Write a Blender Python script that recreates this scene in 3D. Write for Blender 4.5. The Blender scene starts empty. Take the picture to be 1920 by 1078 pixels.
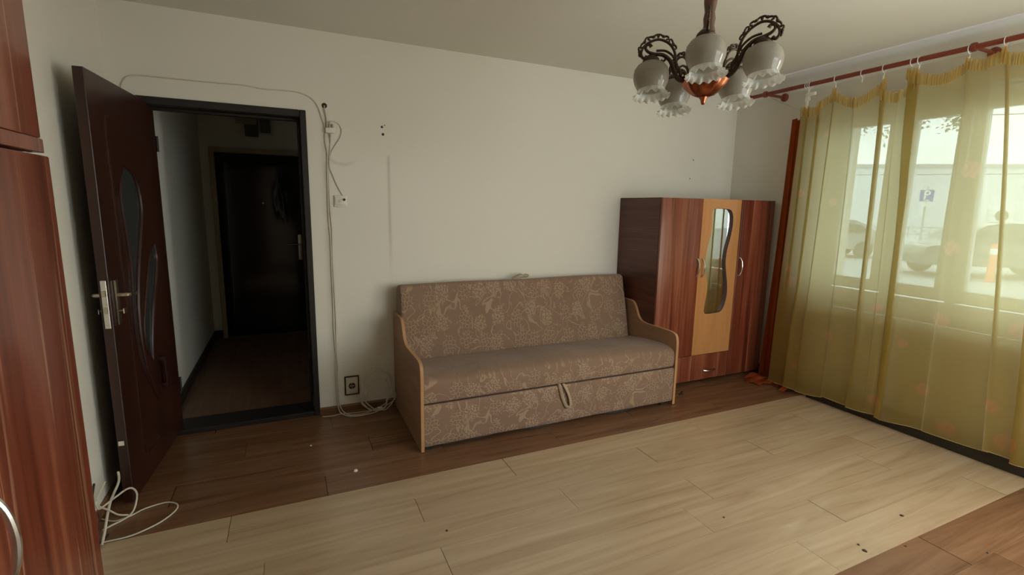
import bpy, bmesh, math, random
from mathutils import Vector, Matrix
random.seed(7)
S = bpy.context.scene
COL = S.collection
PI = math.pi
# ------------------------------------------------------------------ camera, world, lights, exposure
cd = bpy.data.cameras.new('camera'); cam = bpy.data.objects.new('camera', cd); COL.objects.link(cam)
cd.sensor_fit = 'HORIZONTAL'; cd.sensor_width = 36.0; cd.lens = 36.0 * 914.55 / 1920; cd.clip_start = 0.02; cd.clip_end = 400
def cam_matrix(yaw, pitch, roll, loc):
    a, b, c = map(math.radians, (yaw, pitch, roll))
    fwd = Vector((math.sin(a)*math.cos(b), math.cos(a)*math.cos(b), -math.sin(b)))
    right = Vector((math.cos(a), -math.sin(a), 0)); down = fwd.cross(right)
    r2 = math.cos(c)*right + math.sin(c)*down; d2 = -math.sin(c)*right + math.cos(c)*down
    m = Matrix((r2, -d2, -fwd)).transposed().to_4x4(); m.translation = loc
    return m
cam.matrix_world = cam_matrix(24.6232, 9.3277, -1.0034, Vector((0, 0, 1.47)))
S.camera = cam
S.view_settings.view_transform = 'Standard'; S.view_settings.look = 'None'
S.view_settings.gamma = 1.0; S.view_settings.use_curve_mapping = False
S.view_settings.exposure = 0.08
S.cycles.transparent_max_bounces = 32; S.cycles.max_bounces = 12; S.cycles.diffuse_bounces = 5
S.cycles.sample_clamp_indirect = 8.0
w = bpy.data.worlds.new('overcast_sky'); S.world = w; w.use_nodes = True
bg = w.node_tree.nodes['Background']; bg.inputs[0].default_value = (0.86, 0.98, 1.0, 1); bg.inputs[1].default_value = 5.2
def area(name, loc, rot, sx, sy, power, color, portal=False):
    l = bpy.data.lights.new(name, 'AREA'); l.shape = 'RECTANGLE'; l.size = sx; l.size_y = sy
    l.energy = power; l.color = color
    if portal: l.cycles.is_portal = True
    o = bpy.data.objects.new(name, l); COL.objects.link(o); o.location = loc; o.rotation_euler = rot
    return o
area('window_sky_portal', (4.2, 1.56, 1.55), (0, math.radians(90), 0), 1.5, 2.0, 1, (1, 1, 1), True)
area('rear_window_daylight', (2.5, -0.62, 1.50), (math.radians(90), 0, 0), 1.3, 1.4, 13, (1.0, 0.97, 0.91))
area('added_side_fill', (4.02, -0.01, 1.15), (0, math.radians(90), 0), 1.9, 0.72, 46, (1.0, 0.97, 0.91))  # added fill lamp out of view, set to match the room's brightness

# ------------------------------------------------------------------ mesh helpers
class G:
    def __init__(s): s.v = []; s.f = []
    def add(s, v, f):
        n = len(s.v); s.v += [tuple(p) for p in v]; s.f += [tuple(i + n for i in q) for q in f]; return s
    def box(s, x0, x1, y0, y1, z0, z1, b=0, seg=1):
        if b <= 0:
            v = [(x, y, z) for x in (x0, x1) for y in (y0, y1) for z in (z0, z1)]
            return s.add(v, [(0,1,3,2),(4,6,7,5),(0,4,5,1),(2,3,7,6),(0,2,6,4),(1,5,7,3)])
        bm = bmesh.new(); bmesh.ops.create_cube(bm, size=1)
        for p in bm.verts: p.co = ((x0+x1)/2 + p.co.x*(x1-x0), (y0+y1)/2 + p.co.y*(y1-y0), (z0+z1)/2 + p.co.z*(z1-z0))
        bmesh.ops.bevel(bm, geom=bm.edges[:], offset=b, segments=seg, affect='EDGES', profile=0.5)
        return s.bm(bm)
    def bm(s, bm):
        bm.verts.index_update(); s.add([p.co[:] for p in bm.verts], [[q.index for q in f.verts] for f in bm.faces]); bm.free(); return s
    def tube(s, pts, r, n=8, closed=False, flat=1.0, smooth=0):
        pts = [Vector(p) for p in pts]
        rs = list(r) if isinstance(r, (list, tuple)) else [r]*len(pts)
        if smooth: pts, rs = catmull(pts, rs, smooth, closed)
        k = len(pts); rings = []
        t0 = (pts[1]-pts[0]).normalized()
        nrm = t0.orthogonal().normalized(); prev = t0
        for i, p in enumerate(pts):
            if closed: t = (pts[(i+1) % k]-pts[i-1]).normalized()
            else: t = (pts[min(i+1, k-1)]-pts[max(i-1, 0)]).normalized()
            ax = prev.cross(t)
            if ax.length > 1e-7: nrm = Matrix.Rotation(prev.angle(t), 3, ax.normalized()) @ nrm
            nrm = (nrm - t*nrm.dot(t)).normalized(); bn = t.cross(nrm); prev = t
            rings.append([p + rs[i]*(math.cos(2*PI*j/n)*nrm + flat*math.sin(2*PI*j/n)*bn) for j in range(n)])
        v = [q for ring in rings for q in ring]; f = []
        for i in range(k if closed else k-1):
            a, b = i*n, ((i+1) % k)*n
            f += [(a+j, a+(j+1) % n, b+(j+1) % n, b+j) for j in range(n)]
        if not closed: f += [tuple(range(n)), tuple((k-1)*n+j for j in reversed(range(n)))]
        return s.add(v, f)
    def lathe(s, prof, c, n=28, axis='z', mod=None, cap=True, closed=False):
        v = []; f = []; k = len(prof)
        for i, (r, z) in enumerate(prof):
            for j in range(n):
                a = 2*PI*j/n; rr, zz = (r, z) if mod is None else mod(r, z, a)
                x, y = rr*math.cos(a), rr*math.sin(a)
                p = {'z': (x, y, zz), 'y': (x, zz, y), 'x': (zz, x, y)}[axis]
                v.append((c[0]+p[0], c[1]+p[1], c[2]+p[2]))
        for i in range(k if closed else k-1):
            a, b = i*n, ((i+1) % k)*n
            f += [(a+j, a+(j+1) % n, b+(j+1) % n, b+j) for j in range(n)]
        if cap and not closed: f += [tuple(reversed(range(n))), tuple((k-1)*n+j for j in range(n))]
        return s.add(v, f)
    def prism(s, poly, axis, a, b):
        mk = {'x': lambda p, t: (t, p[0], p[1]), 'y': lambda p, t: (p[0], t, p[1]), 'z': lambda p, t: (p[0], p[1], t)}[axis]
        n = len(poly)
        v = [mk(p, a) for p in poly] + [mk(p, b) for p in poly]
        return s.add(v, [tuple(reversed(range(n))), tuple(range(n, 2*n))] + [(i, (i+1) % n, n+(i+1) % n, n+i) for i in range(n)])
    def band(s, poly, axis, a, b, t, closed=True):
        """strip of thickness t that follows a polyline outline"""
        n = len(poly); out = []
        for i in range(n):
            p0 = Vector(poly[i-1] if (closed or i) else poly[i]); p1 = Vector(poly[(i+1) % n] if (closed or i < n-1) else poly[i])
            d = (p1-p0).normalized(); q = Vector(poly[i]) + Vector((d[1], -d[0]))*t; out.append((q[0], q[1]))
        mk = {'x': lambda p, w: (w, p[0], p[1]), 'y': lambda p, w: (p[0], w, p[1])}[axis]
        v = []
        for i in range(n): v += [mk(poly[i], a), mk(out[i], a), mk(out[i], b), mk(poly[i], b)]
        f = []
        for i in range(n if closed else n-1):
            A, B = 4*i, 4*((i+1) % n)
            f += [(A+j, A+(j+1) % 4, B+(j+1) % 4, B+j) for j in range(4)]
        if not closed: f += [(0, 1, 2, 3), (4*n-1, 4*n-2, 4*n-3, 4*n-4)]
        return s.add(v, f)
    def grid(s, fn, nu, nv):
        v = [fn(i/nu, j/nv) for j in range(nv+1) for i in range(nu+1)]
        return s.add(v, [(j*(nu+1)+i, j*(nu+1)+i+1, (j+1)*(nu+1)+i+1, (j+1)*(nu+1)+i) for j in range(nv) for i in range(nu)])
    def sphere(s, c, r, n=12, sz=1.0):
        return s.lathe([(max(1e-4, r*math.sin(PI*i/(n//2+2))), -r*sz*math.cos(PI*i/(n//2+2))) for i in range(n//2+3)], c, n)
def catmull(pts, rs, k, closed=False):
    out = []; ro = []; n = len(pts)
    for i in range(n if closed else n-1):
        g = (lambda q: pts[q % n]) if closed else (lambda q: pts[max(0, min(n-1, q))])
        p0, p1, p2, p3 = g(i-1), g(i), g(i+1), g(i+2)
        for j in range(k):
            t = j/k
            out.append(0.5*((2*p1)+(p2-p0)*t+(2*p0-5*p1+4*p2-p3)*t*t+(3*p1-p0-3*p2+p3)*t**3))
            ro.append(rs[i]*(1-t)+rs[(i+1) % n]*t)
    if not closed: out.append(pts[-1]); ro.append(rs[-1])
    return out, ro
def curve2(pts, k=6, closed=False):
    o, _ = catmull([Vector((p[0], p[1], 0)) for p in pts], [1]*len(pts), k, closed)
    return [(p.x, p.y) for p in o]

def wloc(o):
    """sum of parent offsets (all parents are only translated, rotated ones get local meshes)"""
    v = Vector((0, 0, 0))
    while o is not None: v = v + o.location; o = o.parent
    return v
def props(o, label=None, cat=None, group=None, kind=None):
    if label: o['label'] = label
    if cat: o['category'] = cat
    if group: o['group'] = group
    if kind: o['kind'] = kind
    return o
def mesh(name, g, mat, parent=None, label=None, cat=None, group=None, kind=None, origin=None, local=False, smooth=35, recalc=True, shiftx=0.0):
    if shiftx: g.v = [(x+shiftx, y, z) for x, y, z in g.v]
    me = bpy.data.meshes.new(name)
    off = wloc(parent) if (parent and not local) else Vector((0, 0, 0))
    org = Vector(origin) if origin is not None else (Vector((0, 0, 0)))
    if origin is None and parent is None and not local and kind != 'structure' and g.v:
        xs, ys, zs = zip(*g.v); org = Vector(((min(xs)+max(xs))/2, (min(ys)+max(ys))/2, min(zs)))
    sh = org if not parent else (org if origin is not None else off)
    me.from_pydata([(x-sh.x, y-sh.y, z-sh.z) for x, y, z in g.v], [], g.f)
    if recalc:
        bm = bmesh.new(); bm.from_mesh(me); bmesh.ops.recalc_face_normals(bm, faces=bm.faces[:]); bm.to_mesh(me); bm.free()
    if smooth:
        for p in me.polygons: p.use_smooth = True
        me.set_sharp_from_angle(angle=math.radians(smooth))
    for m in (mat if isinstance(mat, (list, tuple)) else [mat]): me.materials.append(m)
    me.update()
    o = bpy.data.objects.new(name, me); COL.objects.link(o)
    if parent: o.parent = parent; o.location = sh - off
    else: o.location = sh
    return props(o, label, cat, group, kind)
def thing(name, loc, label=None, cat=None, group=None, kind=None, rotz=0, parent=None):
    o = bpy.data.objects.new(name, None); COL.objects.link(o); o.empty_display_size = 0.1
    o.location = loc; o.rotation_euler = (0, 0, rotz); o.parent = parent
    return props(o, label, cat, group, kind)
def copy_tree(o, parent=None):
    c = o.copy(); COL.objects.link(c); c.parent = parent
    for ch in list(o.children): copy_tree(ch, c)
    return c

# ------------------------------------------------------------------ material helpers
class N:
    def __init__(s, name):
        s.m = bpy.data.materials.new(name); s.m.use_nodes = True; s.t = s.m.node_tree; s.n = s.t.nodes
        s.b = s.n['Principled BSDF']; s.out = s.n['Material Output']
    def new(s, typ, **kw):
        nd = s.n.new(typ)
        for k, v in kw.items():
            if k.startswith('i_'): pass
            else: setattr(nd, k, v)
        return nd
    def link(s, a, b): s.t.links.new(a, b)
    def setb(s, **kw):
        names = dict(color='Base Color', rough='Roughness', metal='Metallic', spec='Specular IOR Level', coat='Coat Weight', coatr='Coat Roughness', sheen='Sheen Weight', trans='Transmission Weight')
        for k, v in kw.items():
            s.b.inputs[names[k]].default_value = (*v, 1) if isinstance(v, tuple) else v
        return s
    def coord(s, scale=(1, 1, 1), rnd=0.0, out='Object'):
        tc = s.new('ShaderNodeTexCoord'); mp = s.new('ShaderNodeMapping'); mp.inputs['Scale'].default_value = scale
        src = tc.outputs[out]
        if rnd:
            oi = s.new('ShaderNodeObjectInfo'); mu = s.math('MULTIPLY', oi.outputs['Random'], rnd)
            ad = s.new('ShaderNodeVectorMath', operation='ADD'); s.link(src, ad.inputs[0])
            cb = s.new('ShaderNodeCombineXYZ'); s.link(mu, cb.inputs[0]); s.link(mu, cb.inputs[1]); s.link(mu, cb.inputs[2])
            s.link(cb.outputs[0], ad.inputs[1]); src = ad.outputs[0]
        s.link(src, mp.inputs['Vector']); return mp.outputs[0]
    def noise(s, vec, scale, detail=4, rough=0.55, dist=0.0):
        nd = s.new('ShaderNodeTexNoise'); nd.inputs['Scale'].default_value = scale; nd.inputs['Detail'].default_value = detail
        nd.inputs['Roughness'].default_value = rough; nd.inputs['Distortion'].default_value = dist
        if vec: s.link(vec, nd.inputs['Vector'])
        return nd.outputs['Fac']
    def math(s, op, a, b=None, clamp=False):
        nd = s.new('ShaderNodeMath', operation=op); nd.use_clamp = clamp
        for i, x in enumerate((a, b)):
            if x is None: continue
            if isinstance(x, (int, float)): nd.inputs[i].default_value = x
            else: s.link(x, nd.inputs[i])
        return nd.outputs[0]
    def ramp(s, fac, stops):
        nd = s.new('ShaderNodeValToRGB'); s.link(fac, nd.inputs[0]); e = nd.color_ramp.elements
        while len(e) < len(stops): e.new(0.5)
        for el, (p, c) in zip(e, stops): el.position = p; el.color = (*c, 1) if len(c) == 3 else c
        return nd.outputs['Color']
    def sstep(s, x, a, b):
        nd = s.new('ShaderNodeMapRange', interpolation_type='SMOOTHSTEP'); s.link(x, nd.inputs[0])
        nd.inputs[1].default_value = a; nd.inputs[2].default_value = b; return nd.outputs[0]
    def mix(s, fac, a, b, mode='MIX'):
        nd = s.new('ShaderNodeMix', data_type='RGBA', blend_type=mode)
        for i, x in ((0, fac), (6, a), (7, b)):
            if isinstance(x, (int, float)): nd.inputs[i].default_value = x
            elif isinstance(x, tuple): nd.inputs[i].default_value = (*x, 1)
            else: s.link(x, nd.inputs[i])
        return nd.outputs[2]
    def bump(s, h, strength=0.2, dist=0.01):
        nd = s.new('ShaderNodeBump'); nd.inputs['Strength'].default_value = strength; nd.inputs['Distance'].default_value = dist
        s.link(h, nd.inputs['Height']); s.link(nd.outputs[0], s.b.inputs['Normal'])
    def color(s, c): s.link(c, s.b.inputs['Base Color'])
def plain(name, color, rough=0.5, metal=0.0, var=0.06, scale=14, **kw):
    k = N(name); k.setb(rough=rough, metal=metal, **kw)
    n = k.noise(k.coord(), scale)
    k.color(k.mix(n, tuple(c*(1-var) for c in color), tuple(min(1, c*(1+var)) for c in color))); return k.m
def wood(name, stops, scale, rough=0.35, rnd=13.0, coat=0.0, fine=None, bump=0.03, spec=0.5, streak=None):
    k = N(name); k.setb(rough=rough, coat=coat, spec=spec)
    v = k.coord(scale, rnd); a = k.noise(v, 1.0, 5, 0.6, 0.6)
    v2 = k.coord(tuple(q*(fine or 7) for q in scale), rnd); b = k.noise(v2, 1.0, 3, 0.6)
    m = k.math('ADD', k.math('MULTIPLY', a, 0.70), k.math('MULTIPLY', b, 0.30))
    c = k.ramp(m, stops)
    if streak:
        v3 = k.coord(tuple(q*(3.2 if q > 1 else 0.7) for q in scale), rnd+4); d = k.noise(v3, 1.0, 2, 0.4, 0.3)
        ln = k.math('SUBTRACT', 1, k.sstep(k.math('ABSOLUTE', k.math('SUBTRACT', d, 0.5)), 0.004, 0.028))
        gate = k.sstep(k.noise(k.coord(tuple(q*1.3 for q in scale), rnd+9), 1.0, 2), 0.46, 0.60)
        c = k.mix(k.math('MULTIPLY', k.math('MULTIPLY', ln, gate), 0.75), c, streak)
    k.color(c); k.bump(b, bump, 0.004); return k.m

def wall_paint(name, base, stains=False):
    k = N(name); k.setb(rough=0.85, spec=0.2)
    v = k.coord(); a = k.noise(v, 0.9, 5, 0.6); b = k.noise(v, 9, 5, 0.6)
    c = k.mix(k.math('MULTIPLY', a, 0.5), base, tuple(q*0.86 for q in base))
    if stains:
        sp = k.new('ShaderNodeSeparateXYZ'); k.link(v, sp.inputs[0]); X, Z = sp.outputs[0], sp.outputs[2]
        def gauss(src, c0, wd): return k.math('POWER', 2.718, k.math('MULTIPLY', k.math('POWER', k.math('DIVIDE', k.math('SUBTRACT', src, c0), wd), 2), -1))
        rough_n = k.sstep(b, 0.3, 0.65)
        s1 = k.math('MULTIPLY', k.math('MULTIPLY', gauss(X, 0.655, 0.011), k.math('MULTIPLY', k.sstep(Z, 0.85, 1.35), k.math('SUBTRACT', 1, k.sstep(Z, 1.79, 1.82)))), 0.30)
        s2 = k.math('MULTIPLY', k.math('MULTIPLY', gauss(X, 0.245, 0.022), k.math('SUBTRACT', 1, k.sstep(Z, 1.9, 2.1))), 0.28)
        arc = k.math('ABSOLUTE', k.math('SUBTRACT', Z, k.math('ADD', 1.735, k.math('MULTIPLY', k.math('POWER', k.math('SUBTRACT', X, 0.355), 2), 4.0))))
        s3 = k.math('MULTIPLY', k.math('MULTIPLY', k.math('SUBTRACT', 1, k.sstep(arc, 0.0, 0.022)), k.math('MULTIPLY', k.sstep(X, 0.25, 0.28), k.math('SUBTRACT', 1, k.sstep(X, 0.38, 0.47)))), 0.22)
        s = k.math('ADD', k.math('ADD', s1, s2), s3)
        s = k.math('MULTIPLY', s, k.math('ADD', 0.7, k.math('MULTIPLY', rough_n, 0.4)), clamp=True)
        c = k.mix(s, c, (0.22, 0.165, 0.11))
    k.color(c); k.bump(k.noise(v, 60, 3), 0.08, 0.004); return k.m
M = {}
M['wall'] = wall_paint('aged_white_wall_paint', (0.77, 0.735, 0.645))
M['wall_back'] = wall_paint('aged_white_wall_paint_stained', (0.77, 0.735, 0.645), True)
M['ceiling'] = wall_paint('ceiling_paint', (0.77, 0.75, 0.665))
M['white_plaster'] = plain('white_plaster', (0.80, 0.80, 0.78), 0.7, var=0.02)
M['hall_wall'] = wall_paint('hall_wall_paint', (0.80, 0.79, 0.71))
M['outer'] = plain('outer_render', (0.55, 0.53, 0.5), 0.9)

def floor_wood(name, stops, streak=(0.5, 7.0, 1.0), spec=0.45, rough=0.36, axis='x', dirt=True):
    k = N(name); k.setb(rough=rough, spec=spec)
    sc = streak if axis == 'x' else (streak[1], streak[0], streak[2])
    v = k.coord(sc, 17.0); a = k.noise(v, 1.7, 6, 0.62, 1.4)
    v2 = k.coord(tuple(q*6 for q in sc), 17.0); b = k.noise(v2, 1.0, 4, 0.65)
    m = k.math('ADD', k.math('MULTIPLY', a, 0.86), k.math('MULTIPLY', b, 0.14))
    c = k.ramp(m, stops)
    oi = k.new('ShaderNodeObjectInfo'); c = k.mix(0.55, c, k.ramp(oi.outputs['Random'], [(0, (0.86, 0.86, 0.86)), (1, (1, 1, 1))]), 'MULTIPLY')
    if dirt:
        d = k.noise(k.coord((1, 1, 1), 5.0), 26, 5, 0.7); c = k.mix(k.math('MULTIPLY', k.sstep(d, 0.70, 0.78), 0.5), c, (0.10, 0.07, 0.045))
    cl = k.noise(k.coord((0.8, 2.2, 1) if axis == 'x' else (2.2, 0.8, 1), 8.0), 2.0, 3); c = k.mix(k.math('MULTIPLY', k.sstep(cl, 0.45, 0.7), 0.35), c, k.mix(0.5, c, stops[0][1]))
    k.color(c)
    r = k.noise(k.coord((1, 1, 1), 3.0), 1.5, 1); k.link(k.math('ADD', rough-0.03, k.math('MULTIPLY', r, 0.06)), k.b.inputs['Roughness'])
    k.bump(b, 0.03, 0.002); return k.m
M['plank_light'] = floor_wood('light_oak_laminate', rough=0.21, spec=0.6, stops=[(0.22, (0.29, 0.19, 0.105)), (0.42, (0.42, 0.30, 0.185)), (0.6, (0.49, 0.365, 0.24)), (0.8, (0.54, 0.42, 0.29))])
M['plank_dark'] = floor_wood('brown_oak_laminate', rough=0.26, stops=[(0.25, (0.085, 0.037, 0.017)), (0.45, (0.165, 0.080, 0.040)), (0.62, (0.22, 0.115, 0.060)), (0.8, (0.28, 0.155, 0.085))])
M['plank_hall'] = floor_wood('hall_laminate', [(0.25, (0.10, 0.05, 0.03)), (0.5, (0.19, 0.105, 0.065)), (0.8, (0.28, 0.17, 0.11))], axis='y')
M['underlay'] = plain('floor_underlay', (0.05, 0.035, 0.02), 0.9)
red_stops = [(0.28, (0.04, 0.009, 0.005)), (0.42, (0.115, 0.022, 0.010)), (0.53, (0.185, 0.042, 0.020)), (0.63, (0.27, 0.082, 0.043)), (0.74, (0.13, 0.028, 0.014))]
M['plum_v'] = wood('plum_wood_veneer_upright', red_stops, (11.0, 11.0, 0.40), 0.28, coat=0.15, fine=4, streak=(0.42, 0.21, 0.12))
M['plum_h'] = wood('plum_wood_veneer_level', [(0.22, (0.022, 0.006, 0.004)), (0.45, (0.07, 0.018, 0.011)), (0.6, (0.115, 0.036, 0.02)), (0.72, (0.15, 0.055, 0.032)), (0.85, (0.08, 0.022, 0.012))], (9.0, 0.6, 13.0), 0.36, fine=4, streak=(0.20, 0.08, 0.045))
M['beech'] = wood('honey_beech_veneer', [(0.25, (0.42, 0.175, 0.06)), (0.5, (0.53, 0.245, 0.09)), (0.8, (0.62, 0.31, 0.125))], (6.0, 6.0, 0.5), 0.32, fine=6)
M['door_wood'] = wood('dark_mahogany_door', [(0.25, (0.014, 0.004, 0.002)), (0.5, (0.034, 0.010, 0.006)), (0.8, (0.058, 0.019, 0.011))], (9.0, 9.0, 0.5), 0.34, fine=5)
M['frame_dark'] = plain('dark_brown_door_frame', (0.012, 0.008, 0.006), 0.55)
M['panel_wood'] = wood('sofa_side_panel_laminate', [(0.25, (0.24, 0.125, 0.068)), (0.5, (0.33, 0.19, 0.11)), (0.8, (0.40, 0.245, 0.15))], (5.0, 1.2, 9.0), 0.45, fine=4)
M['panel_edge'] = wood('sofa_panel_edge_band', [(0.25, (0.36, 0.175, 0.075)), (0.5, (0.46, 0.25, 0.115)), (0.8, (0.55, 0.32, 0.16))], (5.0, 2.0, 2.0), 0.35)
M['steel'] = plain('brushed_chrome', (0.72, 0.70, 0.66), 0.22, 1.0, var=0.03)
M['brass_old'] = plain('tarnished_nickel', (0.55, 0.49, 0.38), 0.34, 1.0)
M['mirror'] = plain('mirror_glass', (0.93, 0.93, 0.92), 0.02, 1.0, var=0.005)
M['dark_cut'] = plain('dark_brown_edge', (0.055, 0.022, 0.012), 0.5)
M['black'] = plain('black_plastic', (0.012, 0.012, 0.012), 0.5)
M['white_pl'] = plain('off_white_plastic', (0.72, 0.69, 0.60), 0.4)
M['cream_pl'] = plain('cream_plastic', (0.62, 0.58, 0.44), 0.4)
M['cable'] = plain('grimy_white_cable', (0.60, 0.55, 0.45), 0.5, scale=30, var=0.15)
M['cable2'] = plain('grey_cable', (0.40, 0.37, 0.31), 0.5)
M['pvc'] = plain('white_pvc', (0.80, 0.82, 0.80), 0.35, var=0.02)
M['rod'] = wood('cherry_stained_rod', [(0.25, (0.13, 0.022, 0.012)), (0.5, (0.21, 0.04, 0.02)), (0.8, (0.28, 0.065, 0.03))], (8, 1, 8), 0.35)
M['bronze'] = plain('dark_bronze', (0.075, 0.05, 0.035), 0.38, 0.9, var=0.3, scale=40)
M['copper'] = plain('embossed_copper', (0.36, 0.115, 0.055), 0.24, 1.0, var=0.3, scale=30)
M['stem'] = wood('turned_dark_wood', [(0.25, (0.045, 0.018, 0.01)), (0.5, (0.10, 0.042, 0.022)), (0.8, (0.17, 0.075, 0.04))], (9, 9, 1.5), 0.25, coat=0.3)
M['strap'] = plain('beige_webbing', (0.36, 0.27, 0.18), 0.8, scale=120, var=0.2)
M['vinyl_black'] = plain('black_vinyl', (0.005, 0.005, 0.006), 0.12, var=0.2, spec=0.5)
M['cream_trim'] = plain('cream_door_trim', (0.42, 0.36, 0.24), 0.55)
M['olive_box'] = plain('olive_metal', (0.10, 0.10, 0.06), 0.5)
M['grey_box'] = plain('grey_green_metal', (0.12, 0.13, 0.10), 0.5)
M['glass_dark'] = plain('dark_door_glass', (0.03, 0.035, 0.036), 0.10, var=0.1)
M['base_dark'] = plain('dark_baseboard', (0.03, 0.022, 0.016), 0.5)
M['asphalt'] = plain('asphalt', (0.42, 0.43, 0.45), 0.9, scale=3)
M['facade'] = plain('pale_facade', (0.72, 0.76, 0.82), 0.9, scale=0.6)
M['grey_metal'] = plain('painted_grey_metal', (0.45, 0.46, 0.47), 0.45)
M['sign_blue'] = plain('sign_blue', (0.015, 0.09, 0.48), 0.4, var=0.02)
M['sign_white'] = plain('sign_white', (0.85, 0.87, 0.88), 0.4, var=0.01)
M['car_paint'] = plain('dark_car_paint', (0.055, 0.065, 0.075), 0.2, coat=0.6)
M['car_paint2'] = plain('silver_car_paint', (0.28, 0.29, 0.31), 0.25, coat=0.6)
M['car_glass'] = plain('car_glass', (0.03, 0.04, 0.05), 0.05)
M['rubber'] = plain('tyre_rubber', (0.02, 0.02, 0.02), 0.8)
M['orange'] = plain('orange_bollard', (0.75, 0.16, 0.04), 0.5)
M['leaf'] = plain('leaf_green', (0.22, 0.27, 0.16), 0.6, var=0.4, scale=9)
M['bark'] = plain('bark', (0.14, 0.10, 0.07), 0.9)

def glass_pane(name):
    k = N(name); k.n.remove(k.b)
    tr = k.new('ShaderNodeBsdfTransparent'); tr.inputs[0].default_value = (0.93, 0.97, 0.96, 1)
    gl = k.new('ShaderNodeBsdfGlossy'); gl.inputs['Roughness'].default_value = 0.02
    fr = k.new('ShaderNodeFresnel'); fr.inputs[0].default_value = 1.45
    mx = k.new('ShaderNodeMixShader'); k.link(fr.outputs[0], mx.inputs[0]); k.link(tr.outputs[0], mx.inputs[1]); k.link(gl.outputs[0], mx.inputs[2])
    k.link(mx.outputs[0], k.out.inputs[0]); return k.m
M['glass'] = glass_pane('window_glass')
def milk_glass(name, col, transp, rough=0.15):
    k = N(name); k.setb(color=col, rough=rough, spec=0.6)
    n = k.noise(k.coord((1, 1, 3)), 18, 4); k.color(k.mix(n, tuple(c*0.8 for c in col), col))
    tl = k.new('ShaderNodeBsdfTranslucent'); tl.inputs[0].default_value = (*col, 1)
    tr = k.new('ShaderNodeBsdfTransparent'); tr.inputs[0].default_value = (0.95, 0.95, 0.92, 1)
    a = k.new('ShaderNodeMixShader'); a.inputs[0].default_value = 0.35; k.link(k.b.outputs[0], a.inputs[1]); k.link(tl.outputs[0], a.inputs[2])
    b = k.new('ShaderNodeMixShader'); b.inputs[0].default_value = transp; k.link(a.outputs[0], b.inputs[1]); k.link(tr.outputs[0], b.inputs[2])
    k.link(b.outputs[0], k.out.inputs[0]); return k.m
M['shade'] = milk_glass('smoky_milk_glass', (0.47, 0.43, 0.36), 0.15, 0.05)
M['skirt'] = milk_glass('clear_ruffled_glass', (0.80, 0.80, 0.74), 0.36, 0.05)
M['shade_in'] = milk_glass('white_cased_glass_inside', (0.88, 0.87, 0.82), 0.02, 0.2)
def sheer_mat(name, col, transp, attr=False, tint=(0.97, 0.98, 0.93), tfrac=0.5, tcol=(0.92, 0.82, 0.50), tmix=0.0):
    k = N(name); k.n.remove(k.b)
    v = k.coord(); n = k.noise(v, 3.0, 5)
    c = k.mix(n, col, tuple(q*0.86 for q in col))
    sp = k.noise(v, 55, 2, 0.5); zone = k.sstep(k.noise(v, 4.5, 2), 0.5, 0.62)
    c = k.mix(k.math('MULTIPLY', k.math('MULTIPLY', k.sstep(sp, 0.74, 0.77), zone), 0.6), c, (0.16, 0.09, 0.05))
    fac = k.math('ADD', transp-0.03, k.math('MULTIPLY', n, 0.06))
    if attr:
        at = k.new('ShaderNodeVertexColor'); at.layer_name = 'print'
        c = k.mix(k.math('MULTIPLY', at.outputs['Color'], 0.85), c, (0.62, 0.16, 0.10))
        fac = k.math('SUBTRACT', fac, k.math('MULTIPLY', at.outputs['Color'], 0.10))
    df = k.new('ShaderNodeBsdfDiffuse'); tl = k.new('ShaderNodeBsdfTranslucent'); tr = k.new('ShaderNodeBsdfTransparent')
    tr.inputs[0].default_value = (*tint, 1)
    k.link(c, df.inputs[0]); k.link(k.mix(tmix, c, tcol), tl.inputs[0])
    a = k.new('ShaderNodeMixShader'); a.inputs[0].default_value = tfrac; k.link(df.outputs[0], a.inputs[1]); k.link(tl.outputs[0], a.inputs[2])
    b = k.new('ShaderNodeMixShader'); k.link(fac, b.inputs[0]); k.link(a.outputs[0], b.inputs[1]); k.link(tr.outputs[0], b.inputs[2])
    k.link(b.outputs[0], k.out.inputs[0]); return k.m
M['sheer'] = sheer_mat('yellow_voile', (0.34, 0.23, 0.055), 0.145, True, tfrac=0.60, tmix=0.85)
M['ruffle'] = sheer_mat('amber_gathered_voile', (0.72, 0.52, 0.18), 0.40, tfrac=0.62, tcol=(0.90, 0.70, 0.30), tmix=0.7)
M['hemline'] = sheer_mat('pale_hem_stitching', (0.85, 0.72, 0.42), 0.1)
M['drape'] = sheer_mat('rust_orange_cloth', (0.42, 0.095, 0.028), 0.0)
M['clip'] = plain('clear_plastic', (0.75, 0.74, 0.68), 0.25)

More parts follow.
